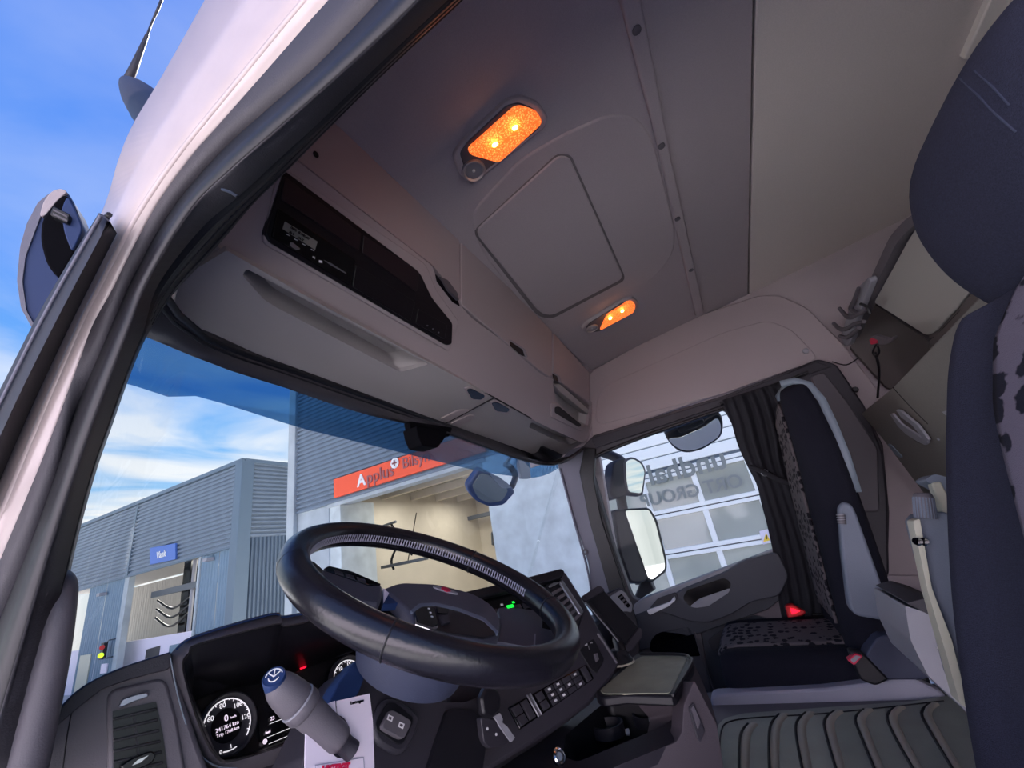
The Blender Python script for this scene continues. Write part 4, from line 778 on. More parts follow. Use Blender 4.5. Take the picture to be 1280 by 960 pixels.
# ================================================================== curtain
ct = top('curtain', 'dark pleated side curtain gathered beside the passenger seat', 'curtain', (2.0, -.1, -.4))
Lp = resample(sm([(903, 500), (914, 527), (922, 555), (934, 582), (946, 606), (952, 630), (960, 660), (968, 700), (972, 740), (978, 775), (985, 781)], 4), 46)
Rp = resample(sm([(978, 476), (990, 500), (1000, 540), (1000, 580), (1010, 610), (1022, 650), (1034, 690), (1044, 725), (1052, 755), (1050, 782), (1040, 790)], 4), 46)
rings = []
for i in range(46):
    row = []
    for j in range(60):
        t = j/59; p = Lp[i].lerp(Rp[i], t); f = .011*sin(t*38+1.2*sin(i*.12))+.008*sin(t*17+i*.07); g = (1-.55*math.exp(-((i-17)/4)**2))*(1 if i < 17 else .55)
        row.append(hit((p.x, p.y), PX(2.0-.03*g+f*g)))
    rings.append(row)
loft('curtain_cloth', rings, 'curtain', ct, closed=False, thick=.002, ang=180)
ptube('tie_band', [(937, 583), (955, 590), (975, 600), (1000, 606)], PX(1.955), [3, 4.5, 4.5, 3], 'curtain', ct, seg=8)
lathe('press_stud', hit((956, 591), PX(1.95)), (-1, .1, 0), [(.014, -.004), (.014, .002), (.011, .004), (.008, .001)], 'satin', ct, seg=16)
ptube('curtain_rail', [(900, 505), (960, 485), (1010, 465)], PX(2.03), 2.5, 'rubber_black', ct, seg=8)
# ================================================================== sleeping area
BK = PL((-.65, .61), (-.70, .41)); FL = PL((-.5, .26), (-.55, -.09))
bk = top('bunk_locker', 'grey folded bunk and locker panels on the rear wall', 'bunk', (1.5, -.8, 0))
plate('locker_back', [(1160, 405), (1170, 290), (1260, 300), (1290, 500), (1190, 640), (1160, 560)], P3((1.5, -.70, .4), (0, 1, .12)), 'bunk_dark', bk, d=.12, bev=.005)
plate('light_lid', rnd([(1092, 378), (1137, 297), (1160, 260), (1260, 300), (1197, 384), (1168, 416), (1158, 420)], [3, 0, 0, 0, 0, 5, 5]), BK, 'bunk_light', bk, d=.02, bev=.004, up=.01)
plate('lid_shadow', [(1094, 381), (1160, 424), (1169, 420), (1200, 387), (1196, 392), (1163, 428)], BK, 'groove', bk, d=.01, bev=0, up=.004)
fl = top('upper_bunk', 'dark grey folded bunk board with metal latch handle', 'bunk', (1.5, -.55, 0))
plate('bunk_board', [(1076, 517), (1116, 484), (1200, 396), (1290, 300), (1300, 640), (1168, 634), (1101, 546)], FL, 'bunk_grey', fl, d=.05, bev=.004)
ptube('board_seam', [(1116, 484), (1136, 506), (1160, 530)], FL, .9, 'groove', fl, seg=6)
lh = plate('latch_plate', rnd([(1112, 520), (1120, 516), (1130, 518), (1160, 550), (1158, 556), (1146, 554)], 3), FL, 'bunk_dark', fl, d=.01, bev=.002, up=.006)
plate('latch_bar', rnd([(1112, 518), (1115, 517), (1126, 530), (1130, 533), (1160, 553), (1157, 557), (1148, 553), (1132, 543), (1122, 533)], 2), FL, 'light_grey', fl, d=.008, bev=.002, up=.012)
plate('latch_bar', rnd([(1119, 512), (1124, 513), (1136, 523), (1146, 531), (1161, 551), (1157, 553), (1140, 532), (1126, 522)], 2), FL, 'light_grey', fl, d=.008, bev=.002, up=.012)
plate('side_catch', rnd([(1109, 555), (1113, 556), (1127, 571), (1126, 573), (1118, 568)], 1), FL, 'shell_grey', fl, d=.006, bev=.001, up=.004)
plate('small_catch', [(1177, 515), (1184, 513), (1184, 521)], FL, 'light_grey', fl, d=.004, bev=.001, up=.004); lathe('rivet', hit((1173, 549), FL, .002), facing(FL), [(.004, -.001), (.004, .002)], 'light_grey', fl, seg=8)
rf = top('locker_rail', 'bent grey rail framing the rear locker top', 'rail', (1.6, -.62, .6))
RP = PY(-.62)
plate('rail_bar', rnd([(1086, 375), (1066, 420), (1056, 440), (1050, 436), (1063, 403), (1112, 295), (1135, 270), (1160, 262), (1160, 275), (1138, 285), (1120, 305)], [2, 2, 2, 2, 2, 10, 10, 0, 0, 8, 8]), RP, 'grey_plastic', rf, d=.03, bev=.006)
hk = top('coat_hook_rack', 'grey rack with three folding coat hooks by the rear locker', 'coat hooks', hit((1065, 400), PY(-.60)))
HP = PY(-.60)
plate('rack_plate', rnd([(1086, 346), (1089, 352), (1072, 396), (1065, 422), (1060, 433), (1048, 430), (1060, 390), (1073, 358)], 3), HP, 'light_grey', hk, d=.02, bev=.003)
for q in ([(1073, 360), (1068, 375), (1064, 386), (1074, 392), (1082, 388)], [(1049, 385), (1056, 393), (1062, 397), (1072, 393), (1084, 386)], [(1042, 404), (1050, 411), (1058, 411), (1068, 405), (1080, 402)], [(1050, 420), (1058, 422), (1066, 417), (1074, 410)]):
    ptube('hook', q, PY(-.585), [2.6, 3.2, 3.6, 3.2, 3][:len(q)], 'grey_plastic', hk, seg=10)
ptube('hook_spring', [(1076, 380), (1084, 384), (1088, 392)], PY(-.58), 2.5, 'rubber_black', hk, seg=8)
ly = top('lanyard', 'black lanyard with red clip hanging by the rear locker', 'lanyard', hit((1096, 460), PY(-.58)))
YP = PY(-.58)
ptube('strap', [(1094, 440), (1098, 455), (1099, 470), (1097, 497)], YP, [1.6, 2.2, 1.8, 1.8], 'rubber_black', ly, seg=8); plate('red_clip', rnd([(1086, 424), (1092, 421), (1098, 424), (1095, 430), (1088, 431)], 2), YP, 'red_print', ly, d=.015, bev=.002)
plate('clip_hook', rnd([(1087, 421), (1094, 419), (1112, 424), (1117, 420), (1117, 424), (1108, 431), (1098, 431), (1097, 425)], 2), YP, 'grey_plastic', ly, d=.01, bev=.002, up=.004); ptube('clasp', [(1095, 431), (1091, 440), (1095, 446), (1099, 440), (1097, 432)], YP, 1.6, 'black_plastic', ly, seg=8)
# ================================================================== floor of the tunnel
tn = tag(slab('trim_5', [(.88, 1.0, -.475), (1.52, 1.0, -.475), (1.56, .25, -.475), (1.56, -1.2, -.475), (.88, -1.2, -.475)], (0, 0, -.5), 'grey_plastic'), 'engine tunnel between the seats', kind='structure')
sl = plate('tunnel_edge', rnd([(888, 872), (894, 868), (1030, 861), (1140, 847), (1182, 868), (1185, 884), (1100, 884), (1030, 882), (960, 884), (902, 890), (890, 884)], 4), PX(1.46), 'sill', tn, d=.05, bev=.006)
fm = top('floor_mat', 'black ribbed rubber floor mat on the cab tunnel', 'floor mat', (1.2, 0, -.47))
FM = PZ(-.468)
plate('mat_base', rnd([(897, 905), (906, 897), (930, 891), (1140, 876), (1230, 862), (1300, 1000), (1290, 1060), (880, 1060), (890, 960)], [5, 5, 5, 0, 0, 0, 0, 0, 0]), FM, 'mat_rubber', fm, d=.006, bev=.002)
ptube('mat_rim', [(895, 985), (899, 940), (902, 912), (912, 902), (945, 897), (1040, 891), (1180, 876)], PZ(-.467), 1.2, 'mat_black', fm, seg=6)
ribs = [[(935, 905), (927, 915), (924, 935), (924, 985)], [(974, 893), (964, 905), (961, 930), (963, 985)], [(1007, 891), (996, 903), (996, 925), (1008, 985)], [(1043, 889), (1031, 900), (1033, 920), (1052, 985)], [(1080, 887), (1069, 898), (1076, 920), (1103, 985)], [(1120, 884), (1109, 895), (1118, 920), (1155, 985)], [(1162, 880), (1152, 892), (1166, 920), (1205, 985)]]
for q in ribs:
    A_ = resample(sm(q, 4), 24); 
    ra_ = [hit((p.x+2, p.y), FM) for p in A_]; rb_ = [hit((p.x+13, p.y+1), FM) for p in A_]; up = V((0, 0, .004))
    loft('mat_rib', [ra_, [a.lerp(b, .2)+up for a, b in zip(ra_, rb_)], [a.lerp(b, .8)+up for a, b in zip(ra_, rb_)], rb_], 'mat_rib', fm, closed=False, ang=60)
    tube('mat_groove', [hit((p.x, p.y), FM)+V((0, 0, .0005)) for p in A_], .0028, 'mat_black', fm, seg=6, n=1)
# ================================================================== dashboard
def qpt(q, s, t):                  # bilinear point of a pixel quad
    a, b, c, d = [V(p) for p in q]; return tuple(a.lerp(b, s).lerp(d.lerp(c, s), t))
def quad(q, s0, t0, s1, t1): return [qpt(q, s0, t0), qpt(q, s1, t0), qpt(q, s1, t1), qpt(q, s0, t1)]
db = top('dashboard', 'dark grey dashboard with instrument hood, left vent and centre stack', 'dashboard', (1.1, .85, -.4))
secs = []
for x, zt, yf in ((.19, -.10, .80), (.5, -.10, .86), (.85, -.11, .84), (1.15, -.16, .74), (1.3, -.30, .70), (2.1, -.32, .66)):
    secs.append([V((x, yf, zt)), V((x, yf+.08, zt+.005)), V((x, 1.04, zt-.06)), V((x, 1.06, zt-.1)), V((x, 1.06, -.95)), V((x, .95, -.95)), V((x, yf, -.55)), V((x, yf-.01, zt-.06))])
loft('dash_body', secs, 'dark_plastic', db, bev=.01)
LD = P3(hit((150, 880), PY(.74)), (-.3, -1, .15))
plate('side_panel', rnd([(40, 920), (92, 870), (120, 851), (160, 835), (215, 818), (226, 860), (246, 920), (275, 1000), (20, 1000)], [0, 10, 8, 6, 0, 0, 0, 0, 0]), LD, 'grey_plastic', db, d=.05, bev=.006)
plate('top_pad', rnd([(58, 905), (92, 868), (120, 849), (160, 832), (215, 815), (213, 836), (165, 848), (128, 861), (96, 886), (60, 918)], 6), LD, 'dark_plastic', db, d=.08, bev=.006, up=.008)
ptube('pad_edge', [(62, 900), (92, 868), (120, 849.5), (160, 832.5), (213, 816)], LD, 1.8, 'mirror_shell', db, seg=8)
ptube('panel_joint', [(91, 884), (84, 920), (78, 965)], LD, 1.3, 'rubber_black', db, seg=6)
vt = plate('air_vent', rnd([(134, 888), (135, 868), (143, 861), (200, 848), (209, 853), (222, 900), (238, 1000), (136, 1000)], [3, 5, 5, 6, 6, 0, 0, 0]), LD, 'grey_plastic', db, d=.02, bev=.004, up=.006)
plate('vent_opening', [(141, 889), (195, 877), (204, 920), (214, 1000), (143, 1000)], LD, 'screen_black', vt, d=.004, bev=0, up=.0075)
for k in range(8):
    y0 = 897+13.5*k; plate('vent_slat', [(142, y0), (196+1.6*k, y0-13), (197+1.6*k, y0-9.5), (142, y0+3.5)], LD, 'black_plastic', vt, d=.006, bev=.001, up=.012)
for k in range(4): plate('vent_vane', [(166+1.5*k, 896+13.5*k), (169+1.5*k, 895+13.5*k), (171+1.5*k, 905+13.5*k), (168+1.5*k, 905+13.5*k)], LD, 'black_plastic', vt, d=.004, bev=0, up=.009)
plate('vent_knob', rnd([(150, 958), (165, 948), (190, 938), (196, 944), (190, 954), (160, 968)], 4), LD, 'screen_black', vt, d=.012, bev=.003, up=.022); plate('knob_tip', [(165, 957), (172, 950), (186, 944), (176, 953)], LD, 'chrome', vt, d=.002, bev=0, up=.0235)
plate('vent_lever', rnd([(148, 883), (153, 874), (170, 868), (185, 865), (186, 871), (168, 877), (152, 884)], 3), LD, 'satin', vt, d=.012, bev=.003, up=.014)
ptube('vent_chrome', [(136, 886), (136, 910), (138, 940), (141, 975)], LD, 1.3, 'satin', vt, seg=8)
# instrument hood
CLP = P3((.58, .80, -.14), (0, -1, .38)); RM = PY(.735)
rim = [(213, 824), (222, 811), (246, 795), (338, 768), (352, 771), (377, 767), (455, 748), (520, 830), (450, 908), (385, 938), (300, 966), (258, 962), (236, 920), (220, 870)]
mou = [(228, 830), (235, 817), (249, 804), (342, 780), (355, 782), (379, 778), (455, 760), (510, 830), (445, 893), (383, 921), (296, 951), (270, 947), (250, 912), (234, 862)]
fac_ = [(241, 876), (243, 868), (250, 866), (316, 856), (345, 848), (401, 828), (450, 812), (495, 835), (440, 886), (382, 916), (292, 949), (272, 945), (258, 915), (247, 885)]
Lr = [[hit(p, RM) for p in sm(rim, 3, True)], [hit(p, PY(.72)) for p in sm(scl(mou, 1.012), 3, True)], [hit(p, PY(.73)) for p in sm(mou, 3, True)], [hit(p, CLP) for p in sm(fac_, 3, True)]]
ch = loft('instrument_hood', Lr[:3], 'grey_plastic', db, cap=False, thick=.004)
loft('hood_inner', Lr[2:], 'black_plastic', db, cap=False, thick=.003)
tp = [hit(p, RM) for p in sm(rim[0:7], 3)]
loft('hood_top', [tp, [p+V((0, .02, -.012)) for p in tp], [p+V((0, .07, -.09)) for p in tp]], 'dark_plastic', db, closed=False, thick=.005)
ptube('hood_rim_line', [(213, 822), (222, 868), (236, 915), (252, 945), (272, 958), (296, 960)], PY(.715), 1.2, 'shell_grey', db, seg=8)
ptube('hood_rim_line', [(220, 812), (246, 795.5), (338, 768.5), (352, 771.5), (377, 768)], PY(.73), 1.4, 'mirror_shell', db, seg=8)
# instrument cluster
ic = top('instrument_cluster', 'black instrument cluster with two round gauges behind the steering wheel', 'gauges', hit((340, 900), CLP))
plate('cluster_face', fac_, CLP, 'screen_black', ic, d=.01, bev=0, up=.001)
n_ = facing(CLP); U = (V((1, 0, 0))-n_*n_.x).normalized(); Vv = n_.cross(U)
def dial(c, R, label):
    C0 = hit(c, CLP, .004)
    g = lathe(label, C0, n_, [(R*1.12, -.003), (R*1.12, .010), (R*1.06, .011), (R*1.02, .002), (R*.62, .001), (R*.60, -.001), (.001, -.001)], 'dark_plastic', ic, seg=48, ref=U)
    lathe('dial_screen', C0+n_*.0005, n_, [(R*.6, 0), (R*.6, .0006), (.001, .0006)], 'gloss_black', g, seg=32)
    return C0, g
def dp(C0, R, deg, r, w=.003): a = radians(deg); return C0+U*(sin(a)*R*r)+Vv*(cos(a)*R*r)+n_*w
C1, g1_ = dial((283, 907), .037, 'speedometer')
tube('scale_arc', [dp(C1, .037, a, .93) for a in range(-75, 141, 8)], .0009, 'gauge_white', g1_, seg=6, n=1)
for i, a in enumerate(range(-72, 141, 12)): tube('tick', [dp(C1, .037, a, .93), dp(C1, .037, a, .84 if i % 2 == 0 else .88)], .0006, 'gauge_white', g1_, seg=5, n=1)
for s, a in (('60', -55), ('80', -8), ('100', 42), ('120', 88)): text('scale_number', s, dp(C1, .037, a, .74, .0035), U, Vv, .0095, 'gauge_white', g1_, center=True, ext=.0003)
text('speed_text', '0', C1+U*.0+Vv*.009+n_*.002, U, Vv, .0125, 'lcd_text', g1_, center=True, ext=.0003); text('speed_text', 'km/h', C1+U*.0105+Vv*.0075+n_*.002, U, Vv, .0042, 'lcd_text', g1_, center=True, ext=.0003)
text('odometer_text', '241764 km', C1+U*.0-Vv*.002+n_*.002, U, Vv, .0075, 'lcd_text', g1_, center=True, ext=.0003); text('trip_text', 'Trip 1768 km', C1+U*.0-Vv*.009+n_*.002, U, Vv, .006, 'lcd_text', g1_, center=True, ext=.0003)
tube('lower_scale', [dp(C1, .037, a, .9) for a in (198, 188, 175, 165)], .0008, 'gauge_white', g1_, seg=6, n=1); text('scale_number', '0', dp(C1, .037, 204, .9, .003), U, Vv, 0.0075, 'gauge_white', g1_, center=True, ext=.0003); text('scale_number', '1', dp(C1, .037, 178, .78, .003), U, Vv, 0.0075, 'gauge_white', g1_, center=True, ext=.0003)
C2, g2_ = dial((436, 852), .040, 'tachometer')
tube('scale_arc', [dp(C2, .040, a, .93) for a in range(-125, 61, 8)], .0009, 'gauge_white', g2_, seg=6, n=1)
for i, a in enumerate(range(-120, 61, 12)): tube('tick', [dp(C2, .040, a, .93), dp(C2, .040, a, .84)], .0006, 'gauge_white', g2_, seg=5, n=1)
for s, a in (('5', -70), ('10', -28), ('15', 14)): text('scale_number', s, dp(C2, .040, a, .74, .0035), U, Vv, .0095, 'gauge_white', g2_, center=True, ext=.0003)
text('clock_text', '14:1', C2-U*.008+Vv*.002+n_*.002, U, Vv, .009, 'lcd_text', g2_, center=True, ext=.0003)
a0, a1 = dp(C2, .040, -112, .95, .005), dp(C2, .040, -108, .42, .005); tube('needle', [a0, a1], .0022, 'red_glow', g2_, seg=8, n=1)
for p in ((361, 837), (379, 832.5)): plate('warning_light', rnd([(p[0]-4, p[1]-2), (p[0]+4, p[1]-4), (p[0]+4, p[1]+2), (p[0]-4, p[1]+4)], 2), CLP, 'red_glow', ic, d=.001, bev=0, up=.006)
dsb = plate('centre_screen', rnd([(322, 882), (380, 862), (400, 895), (340, 930), (325, 925)], 3), CLP, 'gloss_black', ic, d=.002, bev=0, up=.004)
for a, b in (((337, 905), (352, 899)), ((334, 922), (365, 909)), ((336, 930), (362, 919))): tube('screen_line', [hit(a, CLP, .006), hit(b, CLP, .006)], .0004, 'gauge_white', ic, seg=5, n=1)
ptext('screen_text', '23', CLP, (338, 901), (350, 897), 'lcd_text', ic, up=.0065, hpx=5); ptext('screen_text', 'fuel', CLP, (332, 918), (344, 913), 'lcd_text', ic, up=.0065, hpx=4)
lathe('screen_icon', hit((331, 927), CLP, .005), n_, [(.0035, 0), (.0035, .001), (.001, .001)], 'lcd_text', ic, seg=12)
# ================================================================== steering wheel
t_, ph = .54, .105
WC = V((.571, .448, -.023)); WN = V((sin(ph)*sin(t_), -cos(ph)*sin(t_), cos(t_))).normalized(); WU = (V((1, 0, 0))-WN*WN.x).normalized(); WV = WN.cross(WU)
def wp(a, r, w=0): return WC+WU*(cos(a)*r)+WV*(sin(a)*r)+WN*w
RW, RT = .2095, .0200
sw = top('steering_wheel', 'black leather steering wheel with airbag hub and switch pads', 'steering wheel', WC)
rings = []
for i in range(120):
    a = 2*pi*i/120; o = wp(a, 1)-WC; rr = RT*(1+.06*math.exp(-((((a-2.6+pi) % (2*pi))-pi)/.25)**2))
    rings.append([WC+o*(RW+rr*cos(b)*.92)+WN*(rr*1.05*sin(b)) for b in (2*pi*j/20 for j in range(20))])
rings.append(rings[0])
loft('rim', rings, 'leather', sw, cap=False, ang=80)
for a in (radians(152), radians(205), radians(-38), radians(18)):
    o = wp(a, 1)-WC; tube('rim_seam', [WC+o*(RW+RT*.935*cos(b))+WN*(RT*1.06*sin(b)) for b in (2*pi*j/20 for j in range(21))], .0011, 'rubber_black', sw, seg=6, n=1)
vs, fs = [], []
def stitch(a, b0, b1, da):
    pts = []
    for aa, bb in ((a, b0), (a+da, b1)):
        o = wp(aa, 1)-WC; pts.append((WC+o*(RW+RT*.955*cos(bb))+WN*(RT*1.08*sin(bb)), o*cos(bb)+WN*sin(bb)))
    d = (pts[1][0]-pts[0][0]).normalized()
    for p, nn in pts:
        s = d.cross(nn).normalized()*.0006
        vs.extend([p-s, p+s, p+s+nn*.0008, p-s+nn*.0008])
    k = len(vs)-8
    fs.extend([(k, k+1, k+5, k+4), (k+1, k+2, k+6, k+5), (k+2, k+3, k+7, k+6), (k+3, k, k+4, k+7), (k, k+3, k+2, k+1), (k+4, k+5, k+6, k+7)])
for i in range(110):
    a = radians(-22+178*i/110); stitch(a, pi+.25, pi-.30, .013); stitch(a+.013, pi+.25, pi-.30, -.009)
tag(mk('rim_stitching', vs, fs, 'stitch', sw), kind='stuff')
WPL = (WC+WN*-.02, WN); WPH = (WC+WN*-.012, WN)
hub = plate('airbag_cover', rnd([(478, 735), (498, 727), (545, 729), (592, 741), (618, 757), (628, 776), (626, 792), (606, 799), (560, 793), (522, 784), (512, 764), (494, 748)], [4, 10, 10, 14, 12, 6, 6, 6, 4, 5, 4, 4]), WPH, 'hub', sw, d=.05, bev=.010, seg=4)
plate('hub_seam', rnd([(513, 763), (524, 754), (545, 753), (575, 760), (606, 772), (624, 790), (622, 793), (604, 776), (574, 764), (545, 757), (526, 758), (516, 766)], 2), WPH, 'armrest_grey', hub, d=.003, bev=.001, up=.0015)
plate('hub_front', rnd([(516, 766), (526, 758), (545, 757), (574, 764), (604, 776), (621, 792), (606, 797), (560, 791), (522, 783)], 3), WPH, 'black_plastic', hub, d=.003, bev=.001, up=.0015)
bp_ = plate('switch_panel', rnd([(518, 764), (528, 758), (544, 759), (548, 780), (540, 784), (523, 780)], 3), WPH, 'gloss_black', hub, d=.003, bev=.001, up=.004)
plate('chrome_edge', rnd([(519, 770), (521, 778), (540, 784), (548, 782), (547, 785), (538, 787), (519, 780)], 1), WPH, 'chrome', hub, d=.002, bev=0, up=.005)
ptext('switch_text', 'OFF', WPH, (533, 762), (541, 774), 'white_print', bp_, up=.0062, hpx=4) if False else None
for p in ((536, 761), (538, 766), (540, 771)): lathe('switch_mark', hit(p, WPH, .0045), WN, [(.0018, 0), (.0018, .0006), (.0009, .0006), (.0009, 0)], 'white_print', bp_, seg=10)
plate('square_button', rnd([(549, 769), (560, 768), (563, 777), (553, 780)], 1), WPH, 'dark_plastic', hub, d=.003, bev=.001, up=.005); plate('button_row', rnd([(546, 759), (561, 761), (560, 767), (547, 766)], 1), WPH, 'gloss_black', hub, d=.002, bev=0, up=.0045)
eh = hit((557, 738), WPH, .001); eu = (hit((571, 742), WPH)-hit((543, 734), WPH)).normalized(); ew = WN.cross(eu)
def ell(rx, ry, w, c=(0, 0)): return [eh+eu*(c[0]+rx*cos(a))+ew*(c[1]+ry*sin(a))+WN*w for a in (2*pi*k/24 for k in range(24))]
em = extr('emblem_wing', ell(.021, .0065, .0012), -WN*.002, 'light_grey', hub, bev=0); extr('emblem_face', ell(.0155, .0035, .0015), -WN*.001, 'black_plastic', em, bev=0) if False else None
extr('emblem_field', ell(.008, .007, .0024), -WN*.002, 'red_print', hub, bev=0)
# left switch pad, spokes
plate('left_spoke', rnd([(372, 702), (392, 700), (440, 742), (480, 752), (500, 750), (516, 768), (522, 786), (470, 778), (410, 752), (380, 728)], 4), (WC+WN*-.03, WN), 'black_plastic', sw, d=.03, bev=.006)
lp = plate('left_switch_pad', rnd([(402, 712), (410, 707), (440, 715), (479, 732), (478, 746), (474, 754), (438, 749), (408, 734)], [4, 4, 4, 4, 3, 3, 6, 5]), (WC+WN*-.010, WN), 'hub', sw, d=.03, bev=.004)
plate('pad_top', rnd([(404, 711), (411, 707), (440, 714), (477, 730), (462, 731), (436, 722)], 2), (WC+WN*-.008, WN), 'gloss_black', lp, d=.004, bev=.001)
for k in range(3): plate('pad_button', [(418+14*k, 712+4.4*k), (428+14*k, 715+4.4*k), (430+14*k, 719+4.4*k), (420+14*k, 716+4.4*k)], (WC+WN*-.007, WN), 'dark_plastic', lp, d=.002, bev=.0005)
plate('blue_reflection_plate', [(479, 736), (488, 741), (500, 754), (479, 755)], (WC+WN*-.015, WN), 'mirror_shell', sw, d=.01, bev=.001)  # blue plate standing in for a reflection beside the hub
plate('painted_glint', [(479, 735), (487, 740), (480, 752)], (WC+WN*-.013, WN), 'card_white', sw, d=.003, bev=0)  # white patch painting a glint on that plate
plate('right_spoke', rnd([(622, 772), (650, 778), (682, 786), (712, 792), (712, 812), (680, 812), (625, 802), (560, 796)], 4), (WC+WN*-.025, WN), 'hub', sw, d=.03, bev=.006)
rp_ = plate('right_switch_pad', rnd([(622, 760), (650, 760), (679, 764), (678, 787), (650, 782), (626, 777)], 3), (WC+WN*-.035, WN), 'hub', sw, d=.03, bev=.004)
plate('spoke_joint', [(668, 792), (670, 792), (669, 808), (667, 808)], (WC+WN*-.024, WN), 'light_grey', sw, d=.002, bev=0)
# column
co = top('steering_column', 'dark blue grey steering column cowl with unlock switch', 'steering column', (.58, .6, -.3))
lathe('cowl_bowl', WC, -WN, [(.05, .03), (.084, .042), (.093, .058), (.090, .09), (.078, .122), (.045, .138), (.0, .14)], 'column_blue', co, seg=40)
LC = P3((.58, .52, -.22), (-.1, -1, .30))
plate('lower_cowl', rnd([(412, 872), (428, 848), (448, 826), (470, 862), (505, 876), (580, 878), (614, 864), (612, 900), (598, 960), (590, 1010), (370, 1010), (380, 945), (400, 900)], 5), LC, 'dark_plastic', co, d=.08, bev=.008)
plate('side_cowl', rnd([(405, 890), (424, 852), (446, 824), (456, 848), (448, 868), (430, 884), (412, 892)], 4), LC, 'mirror_shell', co, d=.03, bev=.008, up=.012, seg=3)
plate('knee_panel', rnd([(560, 886), (590, 886), (612, 905), (604, 960), (596, 1010), (520, 1010), (545, 930)], 4), LC, 'black_plastic', co, d=.01, bev=.003, up=.008)
plate('switch_surround', rnd([(466, 900), (478, 874), (496, 872), (528, 894), (516, 930), (500, 946), (470, 928)], 12), LC, 'dark_plastic', co, d=.01, bev=.006, up=.010, seg=3)
plate('switch_recess', rnd([(470, 902), (484, 878), (494, 877), (517, 897), (516, 905), (504, 930), (497, 931), (470, 912)], 4), LC, 'rubber_black', co, d=.004, bev=.001, up=.0115)
su = plate('unlock_switch', rnd([(478, 906), (487, 888), (492, 887), (514, 900), (514, 906), (506, 922), (501, 923), (479, 911)], 3), LC, 'grey_plastic', co, d=.01, bev=.003, up=.018)
for p in ((488, 898), (502, 907)): 
    q = [(p[0]-2, p[1]-5), (p[0]+4, p[1]-2), (p[0]+2, p[1]+4), (p[0]-4, p[1]+1)]
    plate('switch_symbol', q, LC, 'white_print', su, d=.001, bev=0, up=.0195, holes=[scl(q, .62)])
# stalk
st = top('wiper_stalk', 'dark grey wiper stalk with washer button at the column', 'stalk', hit((430, 930), PY(.47)))
S0, S1 = hit((430, 930), PY(.465)), hit((343, 852), PY(.485)); sx = lambda t: S0.lerp(S1, t)
k_ = lambda r, t: r*(R3.transposed() @ sx(t)).z/F*.78
tube('stalk_neck', [sx(-.12), sx(.0), sx(.08)], [k_(15, 0), k_(14, 0), k_(19, .1)], 'dark_plastic', st, seg=20, n=2)
tube('stalk_body', [sx(.05), sx(.1), sx(.3), sx(.5), sx(.56)], [k_(17, .1), k_(21, .1), k_(22, .3), k_(24, .5), k_(24, .55)], 'grey_plastic', st, seg=26, n=4)
tube('stalk_ring', [sx(.56), sx(.58), sx(.66), sx(.68)], [k_(25, .55), k_(28, .6), k_(28, .65), k_(26, .7)], 'grey_plastic', st, seg=26, n=2)
tube('ring_line', [sx(.665), sx(.68)], [k_(28.5, .67)]*2, 'light_grey', st, seg=26, n=1)
tube('stalk_knob', [sx(.68), sx(.72), sx(.86), sx(.94), sx(.985), sx(1.0)], [k_(26, .7), k_(27, .7), k_(25, .86), k_(22, .94), k_(18, 1), k_(14, 1)], 'grey_plastic', st, seg=26, n=3)
sd_ = (S1-S0).normalized(); KN = (sx(1.0)+sd_*.0, (sd_*.55+V((-.35, -.75, .45))).normalized())
nb_ = lathe('knob_button', sx(.985), KN[1], [(k_(17, 1), -.006), (k_(17, 1), .009), (k_(15.5, 1), .0105), (k_(15, 1), .0095), (.0003, .0095)], 'mirror_shell', st, seg=28)
c_ = sx(.985)+KN[1]*.0102; bu = KN[1].cross(V((0, 0, 1))).normalized()*-1; bv = bu.cross(KN[1])*-1
for a in (40, 90, 140):
    tube('wiper_symbol', [c_, c_+(bu*cos(radians(a))+bv*sin(radians(a)))*.007], .0006, 'white_print', nb_, seg=5, n=1)
tube('wiper_symbol', [c_+(bu*cos(radians(a))+bv*sin(radians(a)))*.008 for a in range(20, 171, 15)], .0006, 'white_print', nb_, seg=5, n=1); tube('wiper_symbol', [c_+(bu*cos(radians(a))-bv*sin(radians(a)))*.005 for a in range(20, 171, 15)], .0006, 'white_print', nb_, seg=5, n=1)
ptext('ring_mark', '2', (sx(.6)+V((0, -.03, .02)), (0*V((0, 0, 1))+V((0, -1, .3))).normalized()), (362, 846), (366, 842), 'white_print', st, hpx=6) if False else None
# hanging card
cd = top('hanging_card', 'white hanging card with red print looped on the stalk', 'card', hit((425, 900), PY(.462)))
CP = P3(hit((425, 920), PY(.468)), (-.05, -1, .12))
hole_c = [(p[0], p[1]) for p in circ((424, 921), 14.5, 24, 27, -.05)]
plate('card_sheet', [(403, 881.5), (419, 876), (420, 894), (421, 876), (462, 867), (466, 900), (470, 1010), (380, 1010), (382, 904)], CP, 'card_white', cd, d=.0008, bev=0, holes=[hole_c])
ptube('card_slit', [(419.5, 876.5), (420.5, 885), (421.5, 895)], (CP[0]+V((0, -.0008, 0)), CP[1]), .5, 'rubber_black', cd, seg=5)
ptext('card_text', 'Lastvogne', CP, (438, 881), (457, 876.7), 'screen_black', cd, up=.0012, hpx=4.6)
plate('card_frame', [(394, 956), (455, 946), (459, 1006), (394, 1006)], CP, 'stitch', cd, d=.0004, bev=0, up=.0008); plate('card_field', [(395, 957), (454, 947.5), (458, 1006), (395, 1006)], CP, 'card_white', cd, d=.0004, bev=0, up=.0012)
ptext('card_title', 'VIGTIGT', CP, (402, 968), (443, 962), 'red_print', cd, up=.0018, hpx=10.5, bold=.0006)
